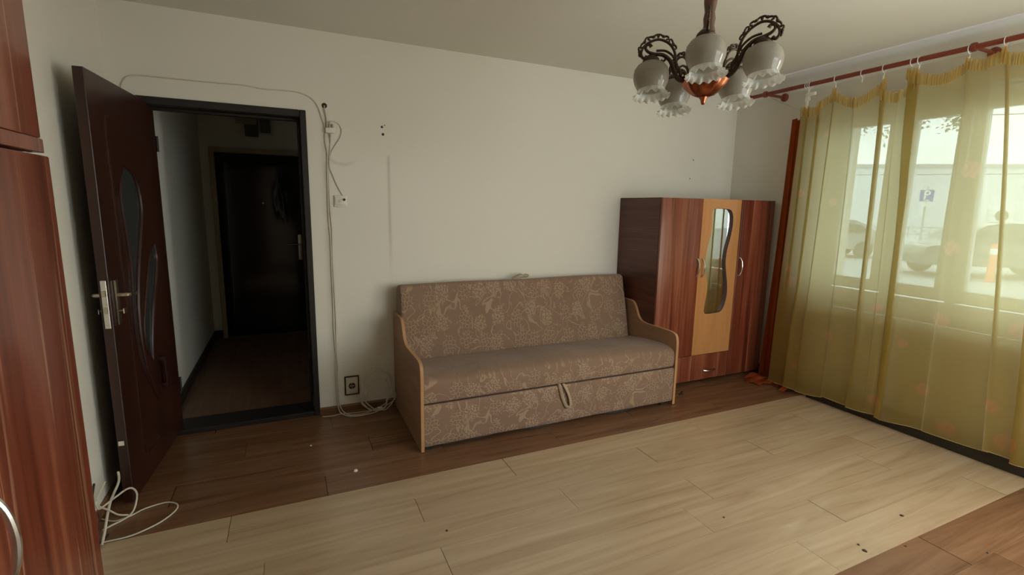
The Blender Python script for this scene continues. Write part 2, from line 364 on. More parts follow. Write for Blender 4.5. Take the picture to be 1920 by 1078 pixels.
def sofa_fabric(name):
    k = N(name); k.setb(rough=0.85, spec=0.25, sheen=0.15)
    tc = k.new('ShaderNodeTexCoord'); sp = k.new('ShaderNodeSeparateXYZ'); k.link(tc.outputs['Object'], sp.inputs[0])
    cb = k.new('ShaderNodeCombineXYZ'); k.link(sp.outputs[0], cb.inputs[0]); k.link(k.math('SUBTRACT', sp.outputs[2], sp.outputs[1]), cb.inputs[1])
    v = cb.outputs[0]
    def vor(scale, feature='F1', rnd=1.0, vec=None):
        nd = k.new('ShaderNodeTexVoronoi'); nd.voronoi_dimensions = '2D'; nd.feature = feature
        nd.inputs['Scale'].default_value = scale; nd.inputs['Randomness'].default_value = rnd; k.link(vec or v, nd.inputs['Vector']); return nd
    big = vor(7.2, 'F1', 0.55); d = big.outputs['Distance']
    wob = k.noise(v, 30, 3)
    dd = k.math('ADD', d, k.math('MULTIPLY', k.math('SUBTRACT', wob, 0.5), 0.42))
    mask = k.math('SUBTRACT', 1, k.sstep(dd, 0.33, 0.39))
    small = vor(44, 'DISTANCE_TO_EDGE', 0.9); line = k.math('SUBTRACT', 1, k.sstep(small.outputs['Distance'], 0.03, 0.11))
    sepc = k.new('ShaderNodeSeparateColor'); k.link(big.outputs['Color'], sepc.inputs[0]); typ = k.sstep(sepc.outputs[0], 0.45, 0.5)
    sm2 = vor(75, 'F1', 1.0); fill = k.math('ADD', 0.12, k.math('MULTIPLY', k.math('SUBTRACT', 1, k.sstep(sm2.outputs['Distance'], 0.15, 0.60)), 0.80))
    fl = k.math('MULTIPLY', mask, k.math('ADD', k.math('MULTIPLY', typ, line), k.math('MULTIPLY', k.math('SUBTRACT', 1, typ), fill)))
    ns = k.noise(v, 7.5, 2, 0.4, 0.8); stem = k.math('SUBTRACT', 1, k.sstep(k.math('ABSOLUTE', k.math('SUBTRACT', ns, 0.5)), 0.006, 0.024))
    lf = k.math('MULTIPLY', k.sstep(k.noise(v, 26, 2, 0.4, 0.9), 0.62, 0.66), 0.5)
    outm = k.math('SUBTRACT', 1, mask)
    veg = k.math('MULTIPLY', outm, k.math('MAXIMUM', k.math('MULTIPLY', stem, 0.75), lf))
    pat = k.math('ADD', fl, veg, clamp=True)
    geo = k.new('ShaderNodeNewGeometry'); gs = k.new('ShaderNodeSeparateXYZ'); k.link(geo.outputs['Normal'], gs.inputs[0])
    worn = k.math('SUBTRACT', 1, k.math('MULTIPLY', k.sstep(gs.outputs[2], 0.45, 0.92), 0.72)); pat = k.math('MULTIPLY', pat, worn)   # the sat-on top has lost its print
    base = k.mix(k.noise(v, 3.0, 4), (0.215, 0.130, 0.086), (0.28, 0.178, 0.120))
    tone = k.mix(sepc.outputs[1], (0.47, 0.345, 0.21), (0.48, 0.345, 0.26))
    c = k.mix(k.math('MULTIPLY', pat, 0.74), base, tone)
    gr = k.noise(v, 260, 2); c = k.mix(k.math('MULTIPLY', gr, 0.22), c, (0.12, 0.08, 0.055))
    k.color(c); k.bump(k.math('ADD', k.math('MULTIPLY', pat, 0.8), k.math('MULTIPLY', gr, 0.2)), 0.6, 0.006); return k.m
M['sofa'] = sofa_fabric('embossed_floral_velour')

# ------------------------------------------------------------------ setting
XL, XR, YB, YR, H = -0.878, 3.93, 3.518, -0.44, 2.55
fl = mesh('floor', G().box(XL-0.02, XR+0.3, YR-0.2, YB+0.02, -0.08, -0.011), M['underlay'], kind='structure')
PW, PL = 0.1986, 1.40
offs = {0: 1.085, -1: 0.515, -2: 1.24, -3: 0.534, -4: 0.325, -5: 0.98, -6: 0.62, -7: 1.18, 1: 0.115, 2: 0.80, 3: 0.40, 4: 1.10, 5: 0.2}
pm = {}
def plank_mesh(length, width, mat, axis='x'):
    key = (round(length, 3), round(width, 3), mat.name, axis, random.choice((0.0018, 0.0026, 0.0042)))
    if key not in pm:
        g = G(); c = 0.0007
        a, b = length-key[4], width-0.0007
        if axis == 'y': a, b = b, a
        top = [(0, 0, 0), (a, 0, 0), (a, b, 0), (0, b, 0)]; bot = [(x, y, -0.0105) for x, y, z in top]
        g.add(top+bot, [(0, 1, 2, 3)] + [(i, 4+i, 4+(i+1) % 4, (i+1) % 4) for i in range(4)])
        me = bpy.data.meshes.new('plank'); me.from_pydata(g.v, [], g.f)
        bm = bmesh.new(); bm.from_mesh(me); bmesh.ops.recalc_face_normals(bm, faces=bm.faces[:]); bm.to_mesh(me); bm.free()
        me.materials.append(mat); pm[key] = me
    return pm[key]
def lay(parent, x0, x1, y0, y1, mat, axis='x'):
    if axis == 'x': L_, W_ = x1-x0, y1-y0
    else: L_, W_ = y1-y0, x1-x0
    if L_ < 0.02 or W_ < 0.02: return
    o = bpy.data.objects.new('plank', plank_mesh(L_, W_, mat, axis)); COL.objects.link(o); o.parent = parent
    o.location = (x0, y0, 0)
k = -14
while True:
    y0 = 2.2614 + k*PW
    y1 = y0 + PW
    if y0 >= YB: break
    a, b = max(y0, YR), min(y1, YB)
    if b > a:
        mat = M['plank_light'] if -6 <= k <= 0 else M['plank_dark']
        off = offs.get(k, random.random()*PL)
        x = off - PL*math.ceil((off-XL)/PL)
        while x < XR:
            lay(fl, max(x, XL), min(x+PL, XR), a, b, mat); x += PL
    k += 1
# walls
DX0, DX1, DZ = -0.79, 0.139, 2.058
mesh('wall_back', G().box(XL-0.15, DX0, YB, YB+0.2, -0.08, H).box(DX1, XR+0.35, YB, YB+0.2, -0.08, H).box(DX0, DX1, YB, YB+0.2, DZ, H), M['wall_back'], kind='structure', smooth=0)
wb = bpy.data.objects['wall_back']
mesh('wall_left', G().box(XL-0.15, XL, YR-0.2, YB, -0.08, H), M['wall'], kind='structure', smooth=0)
WY0, WY1, WZ0, WZ1 = 0.55, 2.58, 0.69, 2.27
BY0, BY1, BZ1 = -0.40, 0.38, 2.2
mesh('wall_right', G().box(XR, XR+0.35, YR-0.2, BY0, -0.08, H).box(XR, XR+0.35, BY1, WY0, -0.08, H).box(XR, XR+0.35, BY0, BY1, -0.08, 0.05).box(XR, XR+0.35, BY0, BY1, BZ1, H).box(XR, XR+0.35, WY1, YB, -0.08, H).box(XR, XR+0.35, WY0, WY1, -0.08, WZ0).box(XR, XR+0.35, WY0, WY1, WZ1, H), M['wall'], kind='structure', smooth=0)
RX0, RX1, RZ0, RZ1 = 1.80, 3.20, 0.75, 2.25
mesh('wall_rear', G().box(XL-0.15, RX0, YR-0.2, YR, -0.08, H).box(RX1, XR+0.35, YR-0.2, YR, -0.08, H).box(RX0, RX1, YR-0.2, YR, -0.08, RZ0).box(RX0, RX1, YR-0.2, YR, RZ1, H), M['wall'], kind='structure', smooth=0)
mesh('ceiling', G().box(XL-0.15, XR+0.35, YR-0.2, YB+0.2, H, H+0.2), M['ceiling'], kind='structure', smooth=0)
cv = [(3.655, H+0.002), (3.66, 2.541), (3.70, 2.534), (3.78, 2.524), (3.86, 2.512), (3.915, 2.495), (XR+0.002, 2.46), (XR+0.002, H+0.002)]
g = G(); n = len(cv); g.add([(x, YR, z) for x, z in cv]+[(x, YB, z) for x, z in cv], [tuple(range(n)), tuple(range(2*n-1, n-1, -1))]+[(i, (i+1) % n, n+(i+1) % n, n+i) for i in range(n)])
mesh('trim_1', g, M['white_plaster'], kind='structure', smooth=50)
mesh('baseboard_back', G().prism([(YB+0.001, 0), (YB-0.014, 0), (YB-0.014, 0.040), (YB-0.006, 0.050), (YB+0.001, 0.050)], 'x', DX1+0.002, XR-0.001), M['plank_dark'], kind='structure')
mesh('baseboard_right', G().box(3.735, XR+0.001, 0.42, 2.42, 0, 0.078, 0.006, 2).box(XR-0.016, XR+0.001, 2.42, YB-0.02, 0, 0.075), M['base_dark'], kind='structure')
mesh('baseboard_left', G().box(XL-0.001, XL+0.014, 1.3, YB-0.02, 0, 0.05, 0.004), M['plank_dark'], kind='structure')
# small holes in the back wall
for hx, hz, r in ((0.616, 1.995, 0.0085), (0.622, 1.947, 0.0095), (0.253, 2.099, 0.017), (0.634, 2.008, 0.004), (3.426, 1.929, 0.006), (3.40, 1.76, 0.005)):
    mesh('nail_hole' if r < 0.012 else 'cable_hole', G().lathe([(r, 0), (r*0.9, -0.0015), (r*0.5, -0.0018), (0.0005, -0.0012)], (hx, YB, hz), 12, 'y'), M['black'], wb)
# hall
fh = mesh('floor_hall', G().box(-0.79, 1.0, YB-0.01, 6.2, -0.08, -0.011), M['underlay'], kind='structure')
xs = [-0.79, -0.72] + [-0.72+0.197*i for i in range(1, 10)]
for i in range(len(xs)-1):
    st = random.random()*1.4
    yy = [YB] + [y for y in (YB+st, YB+st+1.4) if y < 6.15] + [6.2]
    for a, b in zip(yy, yy[1:]): lay(fh, xs[i], min(xs[i+1], 1.0), a, b, M['plank_hall'], 'y')
mesh('wall_hall_left', G().box(-0.94, -0.79, YB+0.2, 6.2, -0.08, H), M['hall_wall'], kind='structure', smooth=0)
mesh('wall_hall_right', G().box(1.0, 1.15, YB+0.2, 6.2, -0.08, H), M['hall_wall'], kind='structure', smooth=0)
mesh('wall_hall_end', G().box(-0.94, 1.15, 6.05, 6.2, -0.08, H), M['hall_wall'], kind='structure', smooth=0)
mesh('ceiling_hall', G().box(-0.94, 1.15, YB+0.2, 6.2, H, H+0.2), M['hall_wall'], kind='structure', smooth=0)
mesh('baseboard_hall_left', G().box(-0.791, -0.772, YB+0.215, 6.05, 0, 0.085, 0.004), M['base_dark'], kind='structure')
mesh('baseboard_hall_end', G().box(-0.79, -0.705, 6.035, 6.051, 0, 0.085, 0.004), M['base_dark'], kind='structure')
# door frame of the doorway
tf = thing('trim_2', (0, YB, 0), kind='structure')
for nm, b in (('jamb', (DX0, DX0+0.040, YB-0.014, YB+0.212, 0, DZ)), ('jamb', (DX1-0.038, DX1, YB-0.014, YB+0.212, 0, DZ)), ('head', (DX0+0.04, DX1-0.038, YB-0.014, YB+0.212, DZ-0.045, DZ)), ('threshold', (DX0+0.04, DX1-0.038, YB-0.006, YB+0.20, 0, 0.032)),
              ('stop_strip', (DX1-0.055, DX1-0.038, YB+0.06, YB+0.10, 0.032, DZ-0.045)), ('stop_strip', (DX0+0.04, DX1-0.038, YB+0.06, YB+0.10, DZ-0.062, DZ-0.045))):
    mesh(nm, G().box(*b, 0.004), M['frame_dark'], tf)
mesh('strike_plate', G().box(DX1-0.0395, DX1-0.0375, YB+0.005, YB+0.03, 0.06, 0.14), M['brass_old'], tf)

# open room door (local frame: x along the leaf from the hinge, y out of the visible face, z up)
ang = math.atan2(2.75-3.50, -0.757+0.70)
dr = thing('door_1', (-0.691, 3.62, 0.012), kind='structure', rotz=ang)
DOFF = 0.1203
props(dr, 'dark mahogany interior door standing open against the left wall')
# the visible face looks towards +x world: that is local +y
leaf = G().box(0, 0.872, -0.040, 0, 0, 2.016, 0.002)
mesh('leaf', leaf, M['door_wood'], dr, local=True)
Fy = 0.0
m1 = [(0.421, 1.624), (0.335, 1.605), (0.275, 1.532), (0.262, 1.40), (0.325, 1.253), (0.388, 1.118), (0.434, 0.985), (0.456, 0.857), (0.448, 0.705), (0.401, 0.559), (0.282, 0.353)]
m1 = [(a+DOFF, b) for a, b in m1]
l1 = [(0.421, 1.624), (0.478, 1.564), (0.510, 1.481), (0.501, 1.344), (0.484, 1.211), (0.476, 1.129), (0.489, 1.022), (0.502, 0.936), (0.504, 0.747), (0.458, 0.59), (0.282, 0.353)]
l1 = [(a+DOFF, b) for a, b in l1]
m2 = [(0.101, 1.217), (0.086, 1.145), (0.104, 1.085), (0.154, 0.983), (0.220, 0.881), (0.285, 0.711), (0.308, 0.59)]
m2 = [(a+DOFF, b) for a, b in m2]
l2 = [(0.101, 1.217), (0.186, 1.169), (0.249, 1.072), (0.323, 0.937), (0.379, 0.802), (0.382, 0.684), (0.308, 0.59)]
l2 = [(a+DOFF, b) for a, b in l2]
def door_insert(name, a, b):
    A, B = curve2(a, 6), curve2(b, 6); n = len(A)
    g = G(); v = []
    for p, q in zip(A, B): v += [(p[0], 0.0015, p[1]), ((p[0]+q[0])/2, 0.003, (p[1]+q[1])/2), (q[0], 0.0015, q[1])]
    g.add(v, [(3*i+j, 3*i+j+1, 3*i+j+4, 3*i+j+3) for i in range(n-1) for j in range(2)])
    mesh(name, g, M['glass_dark'], dr, local=True, label='dark glossy wave-shaped glass insert')
door_insert('glass_insert', m1, l1); door_insert('glass_insert', m2, l2)
def moulding(c, r, smooth=7):
    mesh('wave_moulding', G().tube([(p[0], 0.002, p[1]) for p in c], r, 10, smooth=smooth), M['door_wood'], dr, local=True)
taper = lambda n, r: [r*(0.45+0.55*math.sin(PI*min(1, max(0, i/(n-1))))) for i in range(n)]
moulding(m1, taper(len(m1), 0.017)); moulding(m2, taper(len(m2), 0.016))
moulding(l1, taper(len(l1), 0.009)); moulding(l2, taper(len(l2), 0.008))
gr = [(0.456, 1.85), (0.562, 1.842), (0.588, 1.82), (0.588, 1.64), (0.584, 1.417), (0.578, 1.14), (0.560, 0.82), (0.556, 0.42), (0.55, 0.2), (0.50, 0.14), (0.32, 0.145)]
gr = [(a+DOFF, b) for a, b in gr]
mesh('groove_bead', G().tube([(p[0], 0.0, p[1]) for p in gr], 0.0035, 6, smooth=6), M['door_wood'], dr, local=True)
hk = mesh('pull_bracket', G().box(0.186, 0.214, 0.022, 0.034, 0.40, 0.575, 0.005, 2).box(0.175, 0.225, 0.0, 0.034, 0.555, 0.580, 0.004, 2).box(0.185, 0.215, 0.0, 0.034, 0.395, 0.42, 0.004, 2), M['door_wood'], dr, local=True, shiftx=DOFF)
def handle_set(sgn, y0):
    pl = mesh('handle_plate', G().box(0.667, 0.704, min(y0, y0+sgn*0.008), max(y0, y0+sgn*0.008), 0.88, 1.092, 0.003, 2), M['brass_old'], dr, local=True, shiftx=DOFF)
    y = y0+sgn*0.045
    lv = mesh('lever', G().tube([(0.685, y0+sgn*0.004, 1.02), (0.685, y0+sgn*0.03, 1.02), (0.68, y, 1.02), (0.655, y+sgn*0.004, 1.016), (0.62, y, 1.008), (0.585, y, 1.008), (0.563, y-sgn*0.004, 1.015)], [0.010, 0.010, 0.010, 0.009, 0.009, 0.008, 0.006], 10, smooth=5), M['brass_old'], pl, local=True, shiftx=DOFF)
    mesh('key' if sgn > 0 else 'thumb_turn', G().tube([(0.685, y0+sgn*0.006, 0.945), (0.685, y0+sgn*0.028, 0.945)], 0.004, 8).box(0.668, 0.702, y0+sgn*0.028-0.002, y0+sgn*0.028+0.002, 0.933, 0.957, 0.001), M['brass_old'], pl, local=True, shiftx=DOFF)
handle_set(1, 0.0); handle_set(-1, -0.040)
lk = mesh('lock_faceplate', G().box(0.751, 0.7545, -0.031, -0.009, 0.875, 1.098, 0.001), M['steel'], dr, local=True, shiftx=DOFF)
mesh('latch_bolt', G().prism([(-0.027, 1.025), (-0.013, 1.025), (-0.013, 1.05), (-0.027, 1.05)], 'x', 0.753, 0.764), M['brass_old'], lk, local=True, shiftx=DOFF)
mesh('dead_bolt', G().box(0.753, 0.757, -0.027, -0.013, 0.945, 0.975), M['brass_old'], lk, local=True, shiftx=DOFF)
mesh('sticker', G().box(0.7515, 0.7528, -0.035, -0.012, 0.300, 0.322), M['white_pl'], dr, local=True, shiftx=DOFF, label='small white sticker on the door edge')
for hz in (0.25, 1.75): mesh('hinge', G().tube([(-0.006, 0.004, hz), (-0.006, 0.004, hz+0.09)], 0.007, 10), M['frame_dark'], dr, local=True)

# black entrance door at the end of the hall
d2 = thing('door_2', (-0.2, 6.03, 0.0), kind='structure'); props(d2, 'black padded entrance door at the far end of the dark hall')
def pad(u, v):
    x = -0.66 + 0.90*u; z = 0.012 + 1.968*v
    e = min(1, 12*min(u, 1-u, 2*v, 2*(1-v))); b = 0.062*math.exp(-((x+0.02)/0.06)**2-((z-1.53)/0.16)**2)*(1+0.25*math.sin(x*95+z*8))
    return (x, 6.012 - 0.014*(e**0.5) - b*e*0.35, z)
mesh('padded_panel', G().grid(pad, 60, 90), M['vinyl_black'], d2, smooth=60)
mesh('slab', G().box(-0.66, 0.24, 6.012, 6.05, 0.012, 1.98), M['frame_dark'], d2)
hp = mesh('handle_plate', G().box(0.092, 0.132, 5.985, 5.998, 0.845, 1.125, 0.003, 2), M['brass_old'], d2)
mesh('lever', G().tube([(0.112, 5.99, 1.02), (0.112, 5.955, 1.02), (0.09, 5.948, 1.02), (0.03, 5.948, 1.022), (-0.012, 5.95, 1.02)], 0.008, 8, smooth=4), M['steel'], hp)
mesh('peephole', G().lathe([(0.010, 0.006), (0.010, -0.004), (0.006, -0.006), (0.0005, -0.006)], (-0.232, 5.992, 1.468), 12, 'y'), M['steel'], d2)
t3 = thing('trim_3', (-0.2, 6.04, 0), kind='structure')
for b in ((-0.705, -0.66, 6.0, 6.051, 0, 2.035), (0.24, 0.285, 6.0, 6.051, 0, 2.035), (-0.66, 0.24, 6.0, 6.051, 1.985, 2.035)):
    mesh('casing', G().box(*b, 0.005), M['cream_trim'], t3)
mb = thing('electric_meter_box', (-0.30, 6.05, 2.16), 'olive electric meter box with a hood above the black hall door', 'box')
mesh('body', G().box(-0.362, -0.238, 5.95, 6.052, 2.16, 2.37, 0.006), M['olive_box'], mb)
mesh('hood', G().prism([(5.91, 2.27), (6.052, 2.30), (6.052, 2.385), (5.93, 2.375)], 'x', -0.44, -0.245), M['cream_trim'], mb)
fb = thing('fuse_box', (-0.17, 6.05, 2.2), 'small square grey fuse box right of the olive meter box', 'box')
mesh('housing', G().box(-0.232, -0.10, 6.03, 6.052, 2.185, 2.375, 0.004), M['hall_wall'], fb)
mesh('cover', G().box(-0.216, -0.122, 5.985, 6.031, 2.205, 2.355, 0.006), M['grey_box'], fb)
# ------------------------------------------------------------------ window in the right wall
wn = thing('window_1', (4.05, 1.56, WZ0), kind='structure')
FX0, FX1 = 4.03, 4.10
def ring(y0, y1, z0, z1, wy, wz0, wz1, x0, x1, b=0.004):
    g = G()
    g.box(x0, x1, y0, y0+wy, z0, z1, b); g.box(x0, x1, y1-wy, y1, z0, z1, b)
    g.box(x0+0.001, x1-0.001, y0+wy-0.002, y1-wy+0.002, z0, z0+wz0, b); g.box(x0+0.001, x1-0.001, y0+wy-0.002, y1-wy+0.002, z1-wz1, z1, b); return g
fr = ring(0.57, 2.57, 0.72, 2.262, 0.05, 0.16, 0.06, FX0, FX1)
mesh('frame', fr, M['pvc'], wn)
for y in (2.125, 1.715): mesh('mullion', G().box(FX0+0.002, FX1-0.002, y-0.03, y+0.03, 0.86, 2.21, 0.003), M['pvc'], wn)
def sash(y0, y1, gy0, gy1, tilt=0.0, handle=None):
    s = thing('sash', (0, 0, 0), parent=wn); z0, z1 = 0.895, 2.215
    piv = Vector((4.03, (y0+y1)/2, z0)); s.location = piv - wloc(wn)
    if tilt: s.rotation_euler = (0, -tilt, 0)
    g = G(); x0, x1 = 3.995, 4.065
    for b in ((y0, gy0, z0, z1), (gy1, y1, z0, z1), (gy0-0.002, gy1+0.002, z0, 0.978), (gy0-0.002, gy1+0.002, 2.118, z1)): g.box(x0-piv.x, x1-piv.x, b[0]-piv.y, b[1]-piv.y, b[2]-piv.z, b[3]-piv.z, 0.004)
    mesh('sash_frame', g, M['pvc'], s, local=True)
    mesh('pane', G().box(4.028-piv.x, 4.034-piv.x, gy0-0.004-piv.y, gy1+0.004-piv.y, 0.974-piv.z, 2.122-piv.z), M['glass'], s, local=True, smooth=0)
    if handle is not None:
        y = handle-piv.y; X = 3.995-piv.x
        mesh('window_handle', G().box(X-0.012, X, y-0.015, y+0.015, 1.48-piv.z, 1.55-piv.z, 0.004).tube([(X-0.01, y, 1.52-piv.z), (X-0.045, y, 1.52-piv.z), (X-0.05, y, 1.50-piv.z), (X-0.05, y, 1.40-piv.z)], 0.009, 8), M['pvc'], s, local=True)
    return s
sash(2.14, 2.545, 2.21, 2.485)
sash(1.735, 2.11, 1.80, 2.045)
sash(0.60, 1.70, 0.67, 1.635, math.radians(3.4), 1.668)
mesh('window_sill', G().box(3.825, 4.04, 0.50, 2.63, WZ0, WZ0+0.028, 0.006, 2), M['pvc'], wn)
# guessed door opening, unseen, added to go with the side fill lamp
d3 = thing('guessed_side_door', (4.05, 0, 0.05), kind='structure')
mesh('frame', ring(BY0, BY1, 0.05, BZ1, 0.05, 0.05, 0.05, 4.03, 4.10), M['pvc'], d3)
mesh('sky_blocker', G().box(XR+0.352, 5.45, -0.8, 3.9, 2.72, 2.90).box(5.39, 5.45, -0.8, 3.9, 2.90, 3.7), M['outer'], kind='structure', smooth=0)   # unseen slab added to keep high sky light off the lower curtain
# rear window (behind the camera)
w2 = thing('window_2', (2.5, -0.55, RZ0), kind='structure')
g = G()
for b in ((RX0, RX0+0.07, RZ0, RZ1), (RX1-0.07, RX1, RZ0, RZ1), (RX0+0.06, RX1-0.06, RZ0, RZ0+0.08), (RX0+0.06, RX1-0.06, RZ1-0.08, RZ1), (2.465, 2.535, RZ0+0.07, RZ1-0.07)): g.box(b[0], b[1], -0.58, -0.51, b[2], b[3], 0.004)
mesh('frame', g, M['pvc'], w2)

# ------------------------------------------------------------------ tall left cabinet
lc = thing('wardrobe', (-0.64, 0.80, 0), 'tall reddish-brown wardrobe filling the left edge of the photo', 'wardrobe')
mesh('body', G().box(XL+0.012, -0.423, 0.375, 1.215, 0.0, 1.552, 0.001), M['plum_h'], lc)
for y0, y1, hy in ((0.372, 0.796, 0.755), (0.800, 1.220, 0.842)):
    d = mesh('door', G().box(-0.421, -0.402, y0, y1, 0.06, 1.549, 0.0025, 2), M['plum_v'], lc)
    mesh('handle', G().tube([(-0.403, hy, 1.075), (-0.39, hy, 1.072), (-0.374, hy, 1.045), (-0.368, hy, 1.0), (-0.374, hy, 0.955), (-0.39, hy, 0.928), (-0.403, hy, 0.925)], [0.009, 0.007, 0.0055, 0.0065, 0.0055, 0.007, 0.009], 10, smooth=5), M['steel'], d, label='arched chrome handle')
mesh('plinth', G().box(-0.44, -0.42, 0.38, 1.21, 0.0, 0.056), M['dark_cut'], lc)
uc = thing('top_cabinet', (-0.64, 0.80, 1.556), 'upper reddish-brown cabinet stacked on the left wardrobe', 'cabinet')
mesh('body', G().box(XL+0.012, -0.423, 0.38, 1.193, 1.554, 2.46, 0.001), M['plum_h'], uc)
for y0, y1 in ((0.378, 0.786), (0.790, 1.199)):
    mesh('door', G().box(-0.421, -0.403, y0, y1, 1.5800, 2.455, 0.0025, 2), M['plum_v'], uc)
mesh('bottom_board', G().box(-0.425, -0.402, 0.376, 1.203, 1.5535, 1.5788, 0.0012), M['plum_v'], uc)
mesh('edge_strip', G().box(-0.421, -0.405, 1.1995, 1.2025, 1.587, 2.455), M['white_pl'], uc, label='narrow white edging strip')

# ------------------------------------------------------------------ three-door wardrobe
WX0, WX1, WF, WT = 2.610, 3.866, 2.965, 1.566
wd = thing('wardrobe', ((WX0+WX1)/2, 3.24, 0), 'three-door wardrobe with one honey-coloured mirror door, beside the sofa', 'wardrobe')
g = G().box(WX0, WX0+0.018, WF+0.022, 3.495, 0.0, WT, 0.001).box(WX1-0.018, WX1, WF+0.022, 3.495, 0.0, WT, 0.001).box(WX0+0.018, WX1-0.018, WF+0.024, 3.495, WT-0.018, WT-0.0005).box(WX0+0.018, WX1-0.018, WF+0.024, 3.495, 0.03, 0.048).box(WX0+0.018, WX1-0.018, 3.485, 3.495, 0.03, WT-0.018)
mesh('carcass', g, M['plum_h'], wd)
def bow_handle(x, z0, z1, y, parent, horizontal=False):
    zc = (z0+z1)/2; h = (z1-z0)/2
    pts = [(0, 1, 0), (0.004, 0.93, -0.012), (0.010, 0.55, -0.026), (0.010, 0.0, -0.031), (0.010, -0.55, -0.026), (0.004, -0.93, -0.012), (0, -1, 0)]
    if horizontal: P = [(x+q[1]*h, y+q[2], zc-q[0]*0.4) for q in pts]
    else: P = [(x+q[0]*0.5, y+q[2], zc+q[1]*h) for q in pts]
    mesh('handle', G().tube(P, [0.009, 0.0075, 0.0055, 0.0065, 0.0055, 0.0075, 0.009], 10, smooth=5), M['steel'], parent, label='bowed chrome handle')
dl = mesh('door', G().box(WX0+0.001, 3.0255, WF, WF+0.019, 0.258, WT-0.001, 0.0015, 2), M['plum_v'], wd)
bow_handle(3.004, 0.935, 1.083, WF, dl)
dR = mesh('door', G().box(3.4595, WX1-0.001, WF, WF+0.019, 0.032, WT-0.001, 0.0015, 2), M['plum_v'], wd)
bow_handle(3.492, 0.925, 1.076, WF, dR)
# middle door with a wavy cut-out
mo = curve2([(3.132, 1.45), (3.139, 1.478), (3.165, 1.488), (3.23, 1.489), (3.300, 1.488), (3.341, 1.479), (3.366, 1.448), (3.376, 1.400), (3.374, 1.321), (3.359, 1.235), (3.337, 1.149), (3.331, 1.050), (3.348, 0.955), (3.368, 0.875), (3.378, 0.786), (3.370, 0.708), (3.345, 0.645), (3.310, 0.616), (3.22, 0.609), (3.165, 0.609), (3.138, 0.616), (3.127, 0.642), (3.133, 0.700), (3.143, 0.778), (3.143, 0.843), (3.132, 0.908), (3.112, 0.973), (3.102, 1.035), (3.101, 1.101), (3.110, 1.175), (3.129, 1.248), (3.143, 1.321), (3.140, 1.394)], 3, True)
def holed_panel(x0, x1, z0, z1, hole, y0, y1):
    bm = bmesh.new(); vs = [bm.verts.new((x, y0, z)) for x, z in ((x0, z0), (x1, z0), (x1, z1), (x0, z1))]; hv = [bm.verts.new((x, y0, z)) for x, z in hole]
    ed = [bm.edges.new((vs[i], vs[(i+1) % 4])) for i in range(4)] + [bm.edges.new((hv[i], hv[(i+1) % len(hv)])) for i in range(len(hv))]
    bmesh.ops.triangle_fill(bm, edges=ed, use_beauty=True)
    cx = sum(p[0] for p in hole)/len(hole)
    r = bmesh.ops.extrude_face_region(bm, geom=bm.faces[:])
    for e in r['geom']:
        if isinstance(e, bmesh.types.BMVert): e.co.y = y1
    return G().bm(bm)
dm = mesh('door', holed_panel(3.0285, 3.4565, 0.258, WT-0.001, mo, WF, WF+0.022), M['beech'], wd, label='honey beech door with a wavy mirror', smooth=30)
mesh('mirror_edge', G().band(mo, 'y', WF+0.001, WF+0.0204, 0.0015), M['dark_cut'], dm, smooth=60)
mesh('mirror', G().box(3.07, 3.41, WF+0.0205, WF+0.0235, 0.58, 1.52), M['mirror'], dm, label='wavy mirror', smooth=0)
bow_handle(3.062, 0.933, 1.078, WF, dm)
dw = mesh('drawer', G().box(WX0+0.001, 3.4565, WF, WF+0.019, 0.032, 0.254, 0.0015, 2), M['plum_v'], wd)
bow_handle(3.236, 0.045, 0.185, WF, dw, True)

wd.location += Vector((0.020, 0.020, 0))
# ------------------------------------------------------------------ sofa bed
SX0, SX1, SYF = 0.660, 2.6265, 2.705
sf = thing('sofa', (1.65, 3.1, 0), 'brown floral velour sofa bed with wooden side panels against the back wall', 'sofa')
prof = [(3.497, 0.006), (3.497, 0.714)] + curve2([(3.30, 0.716), (3.245, 0.708), (3.205, 0.67), (3.165, 0.60), (3.12, 0.567), (3.06, 0.558)], 5) + [(2.80, 0.560)] + curve2([(2.765, 0.558), (2.725, 0.543), (2.709, 0.505), (2.705, 0.45)], 5) + [(SYF, 0.006)]
for x0, x1 in ((SX0, SX0+0.018), (SX1-0.020, SX1)):
    p = mesh('side_panel', G().prism(prof, 'x', x0, x1), M['panel_wood'], sf, smooth=0)
    mesh('edge_band', G().band(prof, 'x', x0-0.0006, x1+0.0006, 0.0016), M['panel_edge'], p, label='orange-tan wooden edge band')
def extrude_profile(pr, x0, x1, nx, disp=None, end=0.02, inset=1.0):
    """closed (y,z) profile swept along x with softened ends"""
    n = len(pr); cy = sum(p[0] for p in pr)/n; cz = sum(p[1] for p in pr)/n
    xs = [x0, x0+end*0.15, x0+end*0.5, x0+end] + [x0+end+(x1-x0-2*end)*i/nx for i in range(1, nx)] + [x1-end, x1-end*0.5, x1-end*0.15, x1]
    ins = [q*inset for q in (0.012, 0.005, 0.0012, 0)] + [0]*(nx-1) + [q*inset for q in (0, 0.0012, 0.005, 0.012)]
    v = []
    for x, q in zip(xs, ins):
        for (y, z) in pr:
            d = Vector((cy-y, cz-z)); L_ = d.length or 1; k_ = min(1, q/L_)
            yy, zz = y+d.x*k_, z+d.y*k_
            if disp: yy, zz = disp(x, yy, zz)
            v.append((x, yy, zz))
    f = [(i*n+j, i*n+(j+1) % n, (i+1)*n+(j+1) % n, (i+1)*n+j) for i in range(len(xs)-1) for j in range(n)]
    f += [tuple(reversed(range(n))), tuple((len(xs)-1)*n+j for j in range(n))]
    return G().add(v, f)
seat = [(3.40, 0.302), (2.722, 0.302)] + curve2([(2.716, 0.318), (2.714, 0.36), (2.717, 0.405), (2.730, 0.437), (2.765, 0.456), (2.83, 0.464), (2.95, 0.458), (3.10, 0.440), (3.22, 0.418), (3.40, 0.396)], 4)
